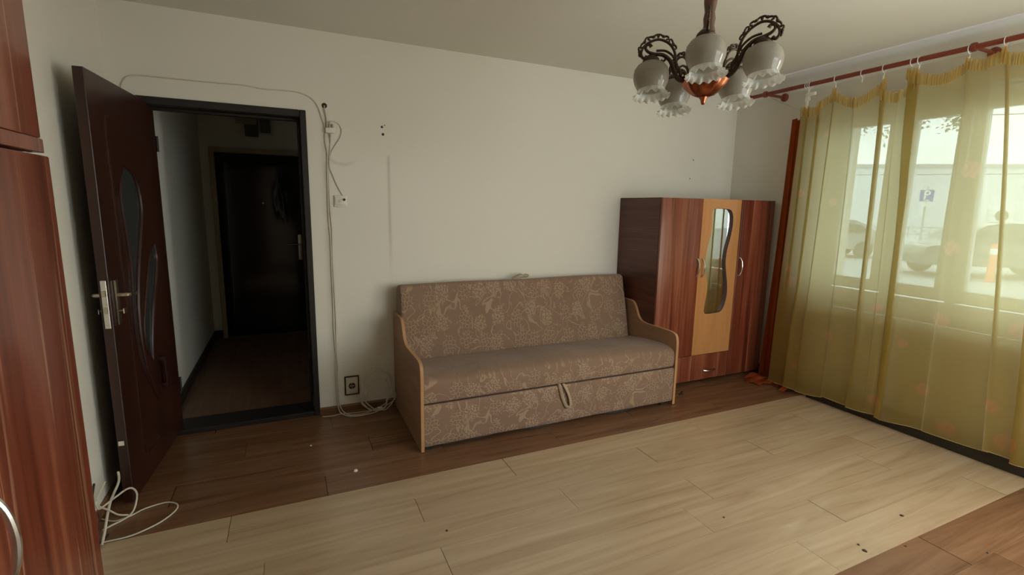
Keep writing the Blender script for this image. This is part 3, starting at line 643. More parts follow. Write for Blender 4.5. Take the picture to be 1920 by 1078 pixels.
def seat_disp(x, y, z):
    if z > 0.37:
        q = (z-0.37)/0.09
        z += q*(0.006*math.sin(x*4.2+0.6)+0.004*math.sin(x*11+y*5)) - q*0.012*max(0, (x-2.1))
        wr = abs((x-2.10)*0.75 + (y-2.93)*0.66); al = (x-2.10)*0.66-(y-2.93)*0.75
        if abs(al) < 0.075: z -= 0.010*math.exp(-(wr/0.010)**2)*(1-(al/0.075)**2); z += 0.006*math.exp(-((wr-0.022)/0.012)**2)*(1-(al/0.075)**2)
    return y, z
mesh('seat_cushion', extrude_profile(seat, SX0+0.0185, SX1-0.0205, 150, seat_disp, inset=0.35), M['sofa'], sf, smooth=50)
back = curve2([(3.245, 0.40), (3.262, 0.392)], 1) + [(3.30, 0.392), (3.44, 0.400), (3.485, 0.60)] + curve2([(3.494, 0.85), (3.492, 0.885), (3.475, 0.905), (3.43, 0.918), (3.395, 0.922), (3.372, 0.915), (3.360, 0.895), (3.342, 0.82), (3.31, 0.68), (3.275, 0.52)], 4)
def back_disp(x, y, z):
    q = 1 if y < 3.40 else 0
    return y + q*0.004*math.sin(x*5+z*7), z + (0.003*math.sin(x*6+1) if z > 0.8 else 0)
mesh('back_cushion', extrude_profile(back, 0.684, 2.582, 60, back_disp), M['sofa'], sf, smooth=50)
fp = [(2.728, 0.034), (2.728, 0.290), (2.712, 0.2925), (2.706, 0.286), (2.704, 0.25), (2.704, 0.06), (2.707, 0.037), (2.714, 0.032)]
dwf = mesh('drawer_front', extrude_profile(fp, SX0+0.0185, 2.600, 30, lambda x, y, z: (y, z+(0.0 if z > 0.1 else 0.002*math.sin(x*7))), inset=0.1, end=0.006), M['sofa'], sf, smooth=50)
mesh('pull_loop', G().tube([(1.598, 2.712, 0.300), (1.602, 2.700, 0.296), (1.612, 2.694, 0.25), (1.630, 2.690, 0.19), (1.655, 2.688, 0.145), (1.678, 2.688, 0.139), (1.686, 2.688, 0.165), (1.672, 2.688, 0.22), (1.650, 2.692, 0.27), (1.636, 2.700, 0.297), (1.634, 2.712, 0.300)], 0.011, 8, flat=0.3, smooth=5), M['strap'], dwf, label='beige fabric pull loop')
mesh('base', G().box(SX0+0.020, SX1-0.022, 2.73, 3.48, 0.045, 0.300), M['dark_cut'], sf)
for fx in (SX0+0.05, SX1-0.09):
    for fy in (2.75, 3.42): mesh('foot', G().box(fx-0.025, fx+0.025, fy-0.02, fy+0.025, 0.0, 0.046, 0.004), M['black'], sf)
mesh('back_strap', G().tube([(1.57, 3.43, 0.921), (1.60, 3.42, 0.938), (1.635, 3.41, 0.952), (1.665, 3.42, 0.943), (1.69, 3.43, 0.946), (1.715, 3.43, 0.940), (1.70, 3.44, 0.928), (1.65, 3.45, 0.926)], 0.010, 8, flat=0.35, smooth=5), M['strap'], sf, label='beige fabric strap crumpled on the backrest')
mesh('loose_lining', G().grid(lambda u, v: (0.80+1.75*u, 2.735+0.01*math.sin(u*31), 0.05-0.044*v*(0.55+0.45*math.sin(u*9+1)**2)), 60, 3), M['base_dark'], sf)

# ------------------------------------------------------------------ chandelier
CX, CY = 1.522, 1.535
ch = thing('chandelier', (CX, CY, H), 'bronze and copper five-arm chandelier with frosted glass tulip shades', 'chandelier')
stp = [(0.0006, 2.00), (0.045, 2.005), (0.052, 2.03), (0.044, 2.055), (0.030, 2.07), (0.024, 2.10), (0.021, 2.13), (0.025, 2.155), (0.020, 2.175), (0.023, 2.20), (0.019, 2.225), (0.024, 2.255), (0.025, 2.275), (0.018, 2.30), (0.021, 2.325), (0.016, 2.35), (0.014, 2.42), (0.016, 2.47)]
mesh('stem', G().lathe(stp, (CX, CY, 0), 24), M['stem'], ch, smooth=60)
mesh('ceiling_cup', G().lathe([(0.014, 2.455), (0.03, 2.46), (0.05, 2.49), (0.056, 2.53), (0.056, 2.551)], (CX, CY, 0), 28), M['copper'], ch, smooth=60)
def emb(r, z, a): return (r*(1+0.035*math.sin(a*9+z*160)*math.sin(z*210)), z)
mesh('bowl', G().lathe([(0.0006, 2.005), (0.05, 2.0), (0.082, 1.995), (0.090, 1.985), (0.086, 1.970), (0.076, 1.952), (0.060, 1.935), (0.042, 1.922), (0.022, 1.914), (0.0006, 1.912)], (CX, CY, 0), 72, mod=emb), M['copper'], ch, smooth=60)
mesh('finial', G().lathe([(0.014, 1.918), (0.016, 1.910), (0.010, 1.902), (0.009, 1.895), (0.006, 1.886), (0.0006, 1.884)], (CX, CY, 0), 16), M['copper'], ch, smooth=60)
R_, Z0 = 0.208, 1.976
NR = 14
def skirt_mod(r, z, a):
    q = max(0, (-0.030-z)/0.028)
    return (r*(1+0.035*q*math.cos(NR*a)), z + 0.0055*q*q*math.cos(NR*a+0.5))
glo = [(0.022, 0.078), (0.036, 0.074), (0.052, 0.064), (0.063, 0.049), (0.068, 0.032), (0.0685, 0.015), (0.065, -0.002), (0.0585, -0.017), (0.0535, -0.027), (0.0525, -0.031)]
skt = [(0.0525, -0.031), (0.0535, -0.037), (0.056, -0.044), (0.060, -0.050), (0.065, -0.0545), (0.0705, -0.057)]
def tilted(g, c):
    for i, (x, y, z) in enumerate(g.v):
        dx, dy, dz = x-c[0], y-c[1], z-c[2]; g.v[i] = (x+0.02*dz, y+0.13*dz, z-0.02*dx-0.13*dy)
    return g
def shell(pr, t): return pr + [(max(0.001, r-t), z) for r, z in reversed(pr)]
def build_arm(ang):
    c, s_ = math.cos(ang), math.sin(ang)
    dz = -0.025*R_*c - 0.126*R_*s_
    sx, sy, sz = CX+R_*c-0.008*0, CY+R_*s_, Z0+dz
    def P(r, z, off=0.0): 
        k_ = dz*min(1, max(0, (r-0.05)/(R_-0.05)))
        return (CX+r*c-off*s_, CY+r*s_+off*c, Z0+z+k_)
    ag = G().tube([P(*p) for p in ((0.045, 0.012), (0.080, 0.000), (0.108, 0.012), (0.124, 0.045), (0.140, 0.078), (0.168, 0.099), (0.200, 0.104), (0.222, 0.110), (0.236, 0.122), (0.234, 0.136), (0.222, 0.139), (0.215, 0.130))], [0.008, 0.009, 0.009, 0.0085, 0.008, 0.0075, 0.0065, 0.006, 0.0055, 0.0055, 0.006, 0.008], 8, smooth=5)
    ag.tube([P(*p) for p in ((0.090, 0.012), (0.100, 0.030), (0.112, 0.062), (0.130, 0.094), (0.160, 0.114), (0.195, 0.116))], 0.0045, 7, smooth=5)
    arm = mesh('arm', ag, M['bronze'], ch, smooth=60)
    cr = G().tube([P(*p) for p in ((0.112, 0.035), (0.116, 0.075), (0.124, 0.108), (0.140, 0.134), (0.163, 0.150), (0.190, 0.157), (0.218, 0.150), (0.240, 0.135), (0.252, 0.114), (0.251, 0.096), (0.240, 0.088), (0.231, 0.096))], [0.005]*9+[0.0055, 0.006, 0.007], 8, smooth=5)
    for r0, z0, a0, L_ in ((0.134, 0.136, 0.95, 1.0), (0.172, 0.164, 0.30, 1.0), (0.208, 0.164, -0.30, 1.0), (0.240, 0.146, -0.95, 1.0), (0.257, 0.112, -1.7, 0.8)):
        ca_, sa_ = math.cos(a0), math.sin(a0)
        for sg in (1, -1):
            q = [(-0.002, 0.0), (0.008*sg, 0.006), (0.019*sg, 0.006), (0.022*sg, -0.001), (0.014*sg, -0.004)]
            cr.tube([P(r0+L_*(a*ca_-b*sa_), z0+L_*(a*sa_+b*ca_)) for a, b in q], [0.0045, 0.0042, 0.0036, 0.003, 0.0035], 6, smooth=3)
        cr.sphere(P(r0-0.004*sa_, z0+0.004*ca_), 0.0055, 8)
    cr.tube([P(*p) for p in ((0.100, 0.010), (0.096, 0.035), (0.106, 0.052), (0.117, 0.042), (0.112, 0.03))], 0.0045, 6, smooth=4)
    cr.tube([P(*p) for p in ((0.165, 0.099), (0.158, 0.084), (0.166, 0.076), (0.175, 0.082))], 0.0045, 6, smooth=4)
    cr.tube([P(*p) for p in ((0.085, -0.004), (0.075, 0.015), (0.082, 0.032), (0.092, 0.028))], 0.0045, 6, smooth=4)
    mesh('scroll_crest', cr, M['bronze'], arm, smooth=60)
    mesh('socket_cap', tilted(G().lathe([(0.010, 0.104), (0.018, 0.100), (0.030, 0.088), (0.034, 0.078), (0.030, 0.073), (0.001, 0.073)], (sx, sy, sz), 20), (sx, sy, sz)), M['bronze'], arm, smooth=60)
    gl = mesh('glass_shade', tilted(G().lathe(shell(glo, 0.0022), (sx, sy, sz), 48, closed=True), (sx, sy, sz)), M['shade'], ch, smooth=60)
    gl.data.materials.append(M['shade_in'])
    for p in gl.data.polygons[48*(len(glo)-1)+0:]: p.material_index = 1
    mesh('ruffled_skirt', tilted(G().lathe(shell(skt, 0.002), (sx, sy, sz), 112, mod=skirt_mod, closed=True), (sx, sy, sz)), M['skirt'], gl, smooth=60, label='clear ruffled glass skirt')
for i in range(5): build_arm(math.radians(152.7+72*i))

# ------------------------------------------------------------------ curtain rod, rings, curtains
RDX, RDZ = 3.69, 2.437
rd = thing('curtain_rod', (RDX, 1.6, RDZ), 'red-brown wooden curtain rod above the window', 'curtain rod')
mesh('pole', G().tube([(RDX, 3.17, RDZ), (RDX, 2.0, RDZ), (RDX, 1.0, RDZ), (RDX, -0.02, RDZ)], 0.0155, 16), M['rod'], rd)
for ye, sg in ((3.17, 1), (-0.02, -1)):
    mesh('finial', G().lathe([(0.0155, 0), (0.022, sg*0.004), (0.022, sg*0.012), (0.014, sg*0.018), (0.026, sg*0.036), (0.028, sg*0.052), (0.020, sg*0.072), (0.0006, sg*0.08)], (RDX, ye, RDZ), 20, 'y'), M['rod'], rd, smooth=60)
for yb in (3.03, 1.65, 0.20):
    b = mesh('bracket', G().lathe([(0.024, -0.012), (0.026, -0.006), (0.026, 0.006), (0.024, 0.012)], (RDX, yb, RDZ), 20, 'y').tube([(RDX+0.02, yb, RDZ), (XR-0.002, yb, RDZ)], 0.011, 12), M['rod'], rd, smooth=60)
    mesh('wall_plate', G().lathe([(0.018, -0.025), (0.030, -0.018), (0.034, -0.008), (0.034, 0.002)], (XR, yb, RDZ), 20, 'x'), M['rod'], b, smooth=60)
rings = [(2.668, 2.33, 'first'), (2.652, 2.33, 'second'), (2.636, 2.33, 'third'), (2.445, 2.378, 'fourth'), (2.262, 2.385, 'fifth'), (2.125, 2.375, 'sixth'), (1.962, 2.382, 'seventh'), (1.922, 2.390, 'eighth'), (1.668, 2.380, 'ninth'), (1.508, 2.400, 'tenth')]
def ring_at(y, zc, nth):
    r = thing('curtain_ring', (RDX, y, RDZ-0.006), ('white plastic curtain ring on the red-brown rod, %s from the back corner' % nth) if nth != 'fifth' else 'empty white curtain ring with a bare dangling hook, fifth from the corner', 'curtain ring', 'rings along the curtain rod')
    mesh('hoop', G().tube([(RDX+0.0235*math.cos(t), y, RDZ-0.006+0.0235*math.sin(t)) for t in [2*PI*i/20 for i in range(20)]], 0.0024, 6, closed=True), M['clip'], r)
    mesh('hook', G().tube([(RDX, y, RDZ-0.029), (RDX, y-0.004, RDZ-0.042), (RDX-0.004, y-0.006, zc+0.012), (RDX, y, zc-0.006), (RDX+0.004, y+0.003, zc+0.004)], 0.0019, 6, smooth=3).box(RDX-0.003, RDX+0.003, y-0.005, y+0.005, zc-0.012, zc+0.010, 0.001), M['clip'], r)
for q in rings: ring_at(*q)
sc_ = thing('cord_tensioner', (RDX, 2.64, 2.36), 'white plastic cord clip bundled on the rod above the sheer curtain corner', 'clip')
mesh('clip_body', G().box(RDX-0.012, RDX+0.012, 2.590, 2.662, 2.352, 2.376, 0.004, 2).box(RDX-0.008, RDX+0.008, 2.640, 2.655, 2.36, 2.405, 0.003), M['white_pl'], sc_)
mesh('hanging_strip', G().box(RDX-0.002, RDX+0.002, 2.640, 2.662, 2.255, 2.356, 0.001), M['white_pl'], sc_)

# top line of the sheer: hooks and the sag between them
HK = [(2.700, 2.262, 0), (2.650, 2.262, 0.0), (2.445, 2.372, 0.055), (2.125, 2.370, 0.115), (1.960, 2.378, 0.130), (1.920, 2.386, 0.004), (1.665, 2.374, 0.075), (1.507, 2.396, 0.038), (1.35, 2.40, 0.06), (1.18, 2.395, 0.06), (0.98, 2.40, 0.07), (0.80, 2.395, 0.06), (0.60, 2.40, 0.07), (0.40, 2.39, 0.06)]
def ztop(y):
    for (ya, za, _), (yb, zb, sg) in zip(HK, HK[1:]):
        if yb <= y <= ya:
            t = (ya-y)/(ya-yb); return za*(1-t)+zb*t - sg*(4*t*(1-t))**0.85
    return HK[0][1] if y > HK[0][0] else HK[-1][1]
# folds: (y at top, y at hem, half width top, half width hem, overlap)
FOLDS = [(2.645, 2.69, 0.021, 0.027, 2.6), (2.55, 2.60, 0.026, 0.032, 2.2), (2.445, 2.50, 0.020, 0.03, 2.0), (2.30, 2.28, 0.022, 0.030, 1.4), (2.118, 2.115, 0.020, 0.030, 2.7), (2.035, 2.04, 0.016, 0.020, 1.7), (1.945, 1.905, 0.036, 0.013, 3.1), (1.672, 1.665, 0.011, 0.018, 2.0), (1.575, 1.53, 0.016, 0.028, 1.4), (1.505, 1.36, 0.022, 0.032, 1.9), (1.34, 1.18, 0.02, 0.03, 2.0), (1.16, 1.03, 0.02, 0.03, 1.8), (0.97, 0.88, 0.02, 0.03, 1.8), (0.80, 0.72, 0.02, 0.03, 1.8), (0.61, 0.55, 0.02, 0.03, 1.8)]
def hem(y): return 0.052 + 0.040*max(0, min(1, (2.3-y)/1.0)) + 0.012*math.sin(y*9.0+0.7) + 0.008*math.sin(y*23)
def sheer_point(t, s):
    """t in metres along y (top line), s 0 top .. 1 hem"""
    e = (2.70-t)/(2.70-0.40)
    yb = 2.70 + 0.095*s*(1-e) - 0.30*(t and 0)*s
    y = t + (0.095*(1-e)*s if True else 0) - 0.06*e*s*0
    x = RDX + 0.004 - 0.012*s
    for yt, yh, wt, wh, A in FOLDS:
        q = s**0.8
        q2 = min(1, s*2.2) if A > 3 else q
        c = yt; w_ = wt*(1-q2)+wh*q2
        shift = (yh-yt-0.095*(1-(2.70-yt)/2.3))*q
        u = (t-c)/w_
        if abs(u) < 4:
            gg = math.exp(-u*u/2); y -= A*w_*u*gg*0.95; x += 0.011*u*math.exp(-u*u/4)*(0.6+0.4*s)
        y += shift*math.exp(-((t-c)/0.11)**2)
    x += 0.010*s*math.sin(t*17+1.5*math.sin(s*3))+0.006*math.sin(t*41+s*2)*(0.3+0.7*s)
    zt = ztop(t); z = zt*(1-s)+hem(t)*s
    x -= 0.018*math.sin(min(1, s*3)*PI)*math.exp(-((t-1.93)/0.10)**2)
    return (x, y, z)
NU, NV = 560, 150
g = G().grid(lambda u, v: sheer_point(2.70-2.30*u, v), NU, NV)
sh = thing('sheer_curtain', (RDX, 1.6, 0.05), 'pale yellow sheer curtain with red dots hanging in front of the window', 'curtain')
so = mesh('voile', g, M['sheer'], sh, smooth=0, recalc=False)
for p in so.data.polygons: p.use_smooth = True
DOTS = [(1.59, 0.825, 0.05), (1.235, 0.84, 0.05), (1.63, 0.35, 0.043), (1.29, 0.37, 0.04), (1.602, 1.272, 0.045), (1.568, 1.735, 0.05), (1.2, 0.185, 0.055), (1.96, 0.83, 0.04), (2.62, 0.92, 0.045), (2.66, 1.02, 0.03), (2.62, 1.62, 0.035), (2.27, 0.55, 0.04), (2.36, 1.55, 0.03), (1.78, 0.62, 0.035), (1.48, 0.15, 0.05), (1.9, 0.18, 0.04), (1.05, 1.3, 0.05), (1.0, 0.6, 0.05), (0.8, 0.9, 0.05), (0.75, 1.6, 0.05), (0.6, 0.4, 0.05), (2.5, 0.25, 0.03), (2.46, 2.05, 0.03), (1.15, 2.0, 0.04)]
ca = so.data.color_attributes.new('print', 'FLOAT_COLOR', 'POINT')
vals = []
for (x, y, z) in g.v:
    q = 0.0
    for dy, dz, r in DOTS:
        d = math.hypot(y-dy, z-dz)
        if d < r: q = max(q, (0.75 if math.sin((z+y*0.3)*520) > -0.2 else 0.45)*min(1, (r-d)/0.006))
    vals += [q, q, q, 1]
ca.data.foreach_set('color', vals)
def ruff(u, v):
    t = 2.70-2.30*u; p = sheer_point(t, 0.0); s2 = sheer_point(t, 0.03)
    a = math.sin(t*560+1.9*math.sin(t*61)+0.6*v); b = math.sin(t*811)+0.7*math.sin(t*1500)
    x = p[0]-0.006+(0.0045+0.0035*abs(v-0.45))*a - 0.004*math.sin(v*PI)
    dz = 0.016 - 0.066*v + 0.003*b*(abs(v-0.5)*2)
    return (x, p[1]+0.002*b, p[2]+dz)
mesh('ruffled_heading', G().grid(ruff, 2200, 6), M['ruffle'], sh, smooth=60, recalc=False, label='amber gathered ruffle heading')
hp_ = [sheer_point(2.70-2.30*i/560, 1.0) for i in range(561)]
mesh('hem_cord', G().tube(hp_, 0.0018, 5), M['hemline'], sh)

# rust orange drape bunched in the corner, hung from a slack wire
def drape_pt(u, v):
    top_y, bot_y = 2.872-0.20*u, 2.905-0.38*u
    q = min(1, v/0.93); y = top_y*(1-q)+bot_y*q; z = 2.228*(1-q)+0.022*q
    ph = u*PI*9
    x = 3.845 - 0.030*q + (0.010+0.012*q)*math.sin(ph+0.8*math.sin(q*4)) ; y += (0.006+0.010*q)*math.sin(ph*2+1)
    if v > 0.93:
        t = (v-0.93)/0.07
        x -= 0.24*t*(0.75+0.35*math.sin(u*7)); y += 0.02*t*math.sin(ph); z = 0.012 + 0.03*abs(math.sin(u*13+t*3))*math.sin(t*PI) + 0.010*(1-t)
    return (x, y, z)
dp = thing('drape', (3.77, 2.7, 0.0), 'rust-orange curtain bunched in the corner behind the sheer, pooling on the floor', 'curtain')
mesh('cloth', G().grid(drape_pt, 150, 110), M['drape'], dp, smooth=60, recalc=False)
for y in (2.81, 2.76, 2.70): mesh('wire_clip', G().tube([(3.835, y, 2.262), (3.835+0.01, y, 2.252), (3.835, y, 2.232)], 0.003, 6, smooth=3), M['clip'], dp)
for y in (2.81, 2.76, 2.70): mesh('clip_jaw', G().box(3.829, 3.841, y-0.010, y+0.010, 2.212, 2.240, 0.002), M['clip'], dp)
mesh('curtain_wire', G().tube([(RDX+0.04, 3.012, 2.415), (3.77, 2.90, 2.345), (3.835, 2.755, 2.264), (3.835, 2.69, 2.256), (3.835, 2.65, 2.258), (3.832, 2.3, 2.285), (3.83, 1.7, 2.33), (3.83, 0.4, 2.42)], 0.0016, 6, smooth=5), M['cable2'], None, 'thin slack wire strung from the rod bracket holding the orange curtain', 'wire')
# ------------------------------------------------------------------ cables, sockets
Yw = YB-0.004
c1 = thing('wall_cable', (0.2, YB, 2.0), 'long off-white cable looping over the doorway and down to the floor', 'cable')
mesh('lead', G().tube([(-0.812, Yw, 2.02), (-0.805, Yw, 2.104), (-0.78, Yw, 2.148), (-0.73, Yw, 2.166), (-0.62, Yw, 2.168), (-0.45, Yw, 2.168), (-0.305, Yw, 2.17), (-0.20, Yw, 2.172), (-0.10, Yw, 2.162), (0.043, Yw, 2.166), (0.12, Yw, 2.160), (0.178, Yw, 2.135), (0.212, Yw, 2.09), (0.232, Yw, 2.03), (0.248, Yw, 1.975), (0.252, Yw, 1.93), (0.248, Yw, 1.88), (0.258, Yw, 1.80), (0.254, Yw, 1.70), (0.250, Yw, 1.5), (0.250, Yw, 1.34), (0.256, Yw, 1.22), (0.254, Yw, 1.0), (0.255, Yw, 0.83), (0.252, Yw, 0.6), (0.257, Yw, 0.42), (0.252, Yw, 0.33), (0.254, Yw, 0.16), (0.258, Yw-0.004, 0.07), (0.264, 3.492, 0.02), (0.285, 3.45, 0.006), (0.33, 3.40, 0.005), (0.40, 3.385, 0.005), (0.50, 3.40, 0.007), (0.56, 3.43, 0.02)], 0.0042, 7, smooth=4), M['cable'], c1)
c2 = thing('wall_cable', (0.27, YB, 1.0), 'second pale cable running down beside the doorway from the splitter', 'cable')
mesh('lead', G().tube([(0.282, Yw-0.006, 1.925), (0.281, Yw, 1.87), (0.272, Yw, 1.79), (0.262, Yw, 1.72), (0.260, Yw, 1.6), (0.262, Yw, 1.4), (0.268, Yw, 1.3), (0.264, Yw, 1.1), (0.266, Yw, 0.9), (0.268, Yw, 0.7), (0.263, Yw, 0.5), (0.266, Yw, 0.33), (0.262, Yw, 0.18), (0.268, Yw-0.006, 0.07), (0.285, 3.485, 0.02), (0.32, 3.43, 0.006), (0.37, 3.41, 0.005), (0.46, 3.42, 0.006), (0.53, 3.45, 0.02)], 0.0038, 7, smooth=4), M['cable'], c2)
sp = thing('cable_splitter', (0.276, YB, 1.95), 'small white cable splitter on the wall right of the doorway', 'splitter')
mesh('body', G().box(0.252, 0.312, YB-0.022, YB, 1.928, 1.962, 0.004, 2), M['white_pl'], sp)
for x in (0.262, 0.279, 0.298): mesh('connector', G().tube([(x, YB-0.011, 1.960), (x, YB-0.011, 1.985)], 0.0055, 10), M['cable2'], sp)
mesh('connector', G().tube([(0.282, YB-0.011, 1.930), (0.282, YB-0.011, 1.905)], 0.0055, 10), M['cable2'], sp)
mesh('wall_cable', G().tube([(0.253, YB-0.002, 2.098), (0.252, YB-0.012, 2.08), (0.258, Yw, 2.04), (0.262, Yw-0.004, 2.0), (0.262, YB-0.011, 1.98)], 0.0042, 7, smooth=5), M['cable2'], None, 'short grey cable from a black hole in the wall into the splitter', 'cable')
mesh('wall_cable', G().tube([(0.279, YB-0.011, 1.98), (0.283, Yw-0.006, 1.998), (0.305, Yw, 2.004), (0.335, Yw, 1.992), (0.352, Yw, 1.955), (0.345, Yw, 1.91), (0.318, Yw, 1.865), (0.288, Yw, 1.815), (0.270, Yw, 1.76), (0.263, Yw, 1.70)], 0.0036, 7, smooth=5), M['cable'], None, 'white cable looping in a small arc right of the splitter', 'cable')
mesh('wall_cable', G().tube([(0.268, Yw-0.005, 1.77), (0.268, Yw-0.004, 1.71), (0.285, Yw, 1.66), (0.310, Yw, 1.595), (0.340, Yw, 1.535), (0.353, Yw-0.010, 1.508), (0.352, YB-0.022, 1.500)], 0.0032, 7, smooth=5), M['cable2'], None, 'thin grey cable slanting down into the light switch socket', 'cable')
sw = thing('light_switch', (0.33, YB, 1.485), 'white antenna socket plate on the wall right of the doorway', 'socket')
mesh('frame', G().box(0.288, 0.372, YB-0.010, YB, 1.452, 1.530, 0.004, 2), M['white_pl'], sw)
mesh('cover', G().box(0.294, 0.366, YB-0.016, YB-0.009, 1.466, 1.522, 0.003, 2), M['white_pl'], sw)
mesh('jack', G().lathe([(0.011, 0), (0.011, -0.006), (0.007, -0.007), (0.0006, -0.006)], (0.328, YB-0.015, 1.494), 14, 'y'), M['cream_pl'], sw)
mesh('plug', G().tube([(0.352, YB-0.014, 1.500), (0.352, YB-0.030, 1.502)], 0.008, 10), M['black'], sw)
ol = thing('power_outlet', (0.358, YB, 0.19), 'cream wall outlet with a dark brown frame, low beside the sofa', 'outlet')
g = G()
for b in ((0.309, 0.317, 0.118, 0.259), (0.399, 0.407, 0.118, 0.259), (0.317, 0.399, 0.118, 0.126), (0.317, 0.399, 0.251, 0.259)): g.box(b[0], b[1], YB-0.012, YB, b[2], b[3], 0.002)
mesh('frame', g, M['frame_dark'], ol, label='dark brown frame')
mesh('cover', G().box(0.317, 0.399, YB-0.009, YB, 0.126, 0.251, 0.003, 2), M['cream_pl'], ol)
mesh('socket_well', G().lathe([(0.0006, -0.0105), (0.019, -0.0105), (0.021, -0.013), (0.023, -0.013), (0.0235, -0.009)], (0.358, YB, 0.186), 20, 'y'), M['dark_cut'], ol)
mesh('earth_clip', G().box(0.354, 0.362, YB-0.013, YB-0.010, 0.199, 0.207, 0.001).box(0.354, 0.362, YB-0.013, YB-0.010, 0.166, 0.172, 0.001).box(0.342, 0.374, YB-0.012, YB-0.010, 0.183, 0.189, 0.001), M['brass_old'], ol)
# coil of cable beside the sofa
co = thing('cable_coil', (0.55, 3.44, 0), 'coil of white cable leaning on the wall between the outlet and the sofa', 'cable')
pts = []
for i in range(0, 56):
    a = -2.2 + i*2*PI/16; k_ = i/55
    rx, rz = 0.115+0.018*math.sin(i*1.9)-0.03*k_*(1 if i > 34 else 0), 0.155+0.016*math.sin(i*1.3+1)-0.06*k_*(1 if i > 34 else 0)
    z = 0.150+rz*math.sin(a)-0.02*k_; z = max(0.008, z)
    pts.append((0.528+rx*math.cos(a), 3.452+0.16*(z-0.15)+0.010*math.sin(i*2.3)-0.02*k_, z))
mesh('loops', G().tube(pts, 0.0038, 7, smooth=3), M['cable'], co)
mesh('tie', G().box(0.520, 0.552, 3.415, 3.440, 0.004, 0.030, 0.004), M['white_pl'], co)
mesh('plug', G().box(0.622, 0.642, 3.430, 3.455, 0.10, 0.155, 0.004, 2), M['white_pl'], co)
mesh('floor_cable', G().tube([(0.150, 3.465, 0.004), (0.22, 3.455, 0.004), (0.28, 3.468, 0.004), (0.36, 3.45, 0.004), (0.48, 3.445, 0.004)], 0.0026, 6, smooth=4), M['cable'], None, 'thin white cable lying on the floor right of the doorway', 'cable')
# tangle behind the open door at left
tg = thing('cable_tangle', (-0.72, 2.6, 0), 'tangle of white and yellowed cables on the floor behind the open door', 'cable')
mesh('thick_lead', G().tube([(-0.80, 2.735, 0.19), (-0.790, 2.69, 0.160), (-0.800, 2.60, 0.120), (-0.800, 2.53, 0.075), (-0.800, 2.48, 0.03), (-0.800, 2.44, 0.006)], 0.0052, 7, smooth=5), M['cable'], tg)
mesh('loop', G().tube([(-0.80, 2.44, 0.215), (-0.80, 2.46, 0.165), (-0.775, 2.56, 0.150), (-0.745, 2.66, 0.135), (-0.730, 2.70, 0.085), (-0.735, 2.68, 0.030), (-0.748, 2.645, 0.008), (-0.775, 2.61, 0.006), (-0.800, 2.59, 0.006), (-0.83, 2.56, 0.006)], 0.0042, 7, smooth=5), M['cable'], tg)
mesh('yellowed_lead', G().tube([(-0.80, 2.56, 0.235), (-0.80, 2.44, 0.21), (-0.80, 2.47, 0.17), (-0.795, 2.54, 0.11), (-0.78, 2.60, 0.045), (-0.758, 2.65, 0.006)], 0.0040, 7, smooth=5), M['cream_pl'], tg, label='yellowed cable')
mesh('floor_lead', G().tube([(-0.86, 2.66, 0.005), (-0.80, 2.62, 0.005), (-0.745, 2.64, 0.005), (-0.70, 2.68, 0.005), (-0.62, 2.70, 0.005), (-0.568, 2.665, 0.005), (-0.562, 2.61, 0.005), (-0.60, 2.54, 0.005), (-0.66, 2.49, 0.005), (-0.72, 2.465, 0.005), (-0.80, 2.462, 0.005), (-0.85, 2.45, 0.005)], 0.0034, 7, smooth=5), M['cable'], tg)
mesh('dark_lead', G().tube([(-0.835, 2.55, 0.24), (-0.83, 2.48, 0.18), (-0.825, 2.43, 0.10), (-0.82, 2.40, 0.03), (-0.81, 2.46, 0.007), (-0.80, 2.52, 0.005)], 0.0045, 7, smooth=5), M['black'], tg, label='black cable')
# crumbs and scraps on the floor
def scrap(x, y, r, mat, label, name='debris', hgt=0.006, cat='debris', group=None):
    rr = random.Random(int(x*1000+y*77)); n = 7
    prof = [(r*(0.7+0.5*rr.random()), 2*PI*i/n) for i in range(n)]
    top = [(x+0.8*q*math.cos(a), y+0.8*q*math.sin(a), hgt*(0.6+0.6*rr.random())) for q, a in prof]
    bot = [(x+q*math.cos(a), y+q*math.sin(a), 0.0003) for q, a in prof]
    g = G().add(bot+top+[(x, y, hgt*1.1)], [(i, (i+1) % n, n+(i+1) % n, n+i) for i in range(n)]+[(n+i, n+(i+1) % n, 2*n) for i in range(n)]+[tuple(reversed(range(n)))])
    return mesh(name, g, mat, None, label, cat, group)
scrap(0.273, 2.651, 0.012, M['white_pl'], 'small white paper scrap on the dark planks in front of the sofa', 'paper_scrap', 0.010)
scrap(0.058, 3.055, 0.006, M['white_pl'], 'tiny white crumb on the dark planks near the doorway', 'crumb')
fs = thing('plastic_fragment', (2.819, 2.836, 0), 'dark broken plastic bit on the floor beside the sofa right panel', 'debris')
mesh('base', G().box(2.800, 2.838, 2.828, 2.846, 0.0003, 0.008, 0.002), M['black'], fs)
mesh('prong', G().tube([(2.822, 2.836, 0.006), (2.818, 2.834, 0.022), (2.826, 2.83, 0.034)], 0.005, 7), M['black'], fs)
for i, (x, y, r, lab) in enumerate(((2.686, 1.19, 0.010, 'brown crumb on the light planks nearest the window curtain'), (2.244, 1.107, 0.010, 'elongated dark crumb on the light planks near the bright reflection'), (2.259, 1.142, 0.006, 'small dark crumb just behind the elongated one on light planks'), (0.591, 1.96, 0.006, 'small dark speck on the light planks in the lower middle'), (1.855, 1.529, 0.006, 'pale brown speck on the light planks at the photo centre right'), (2.448, 1.053, 0.005, 'dark speck on the brown planks at the lower right'), (2.739, 0.88, 0.007, 'dark crumb on the brown planks in the lower right corner'))):
    scrap(x, y, r, M['dark_cut'], lab, 'crumb', 0.004, group='crumbs on the floor')

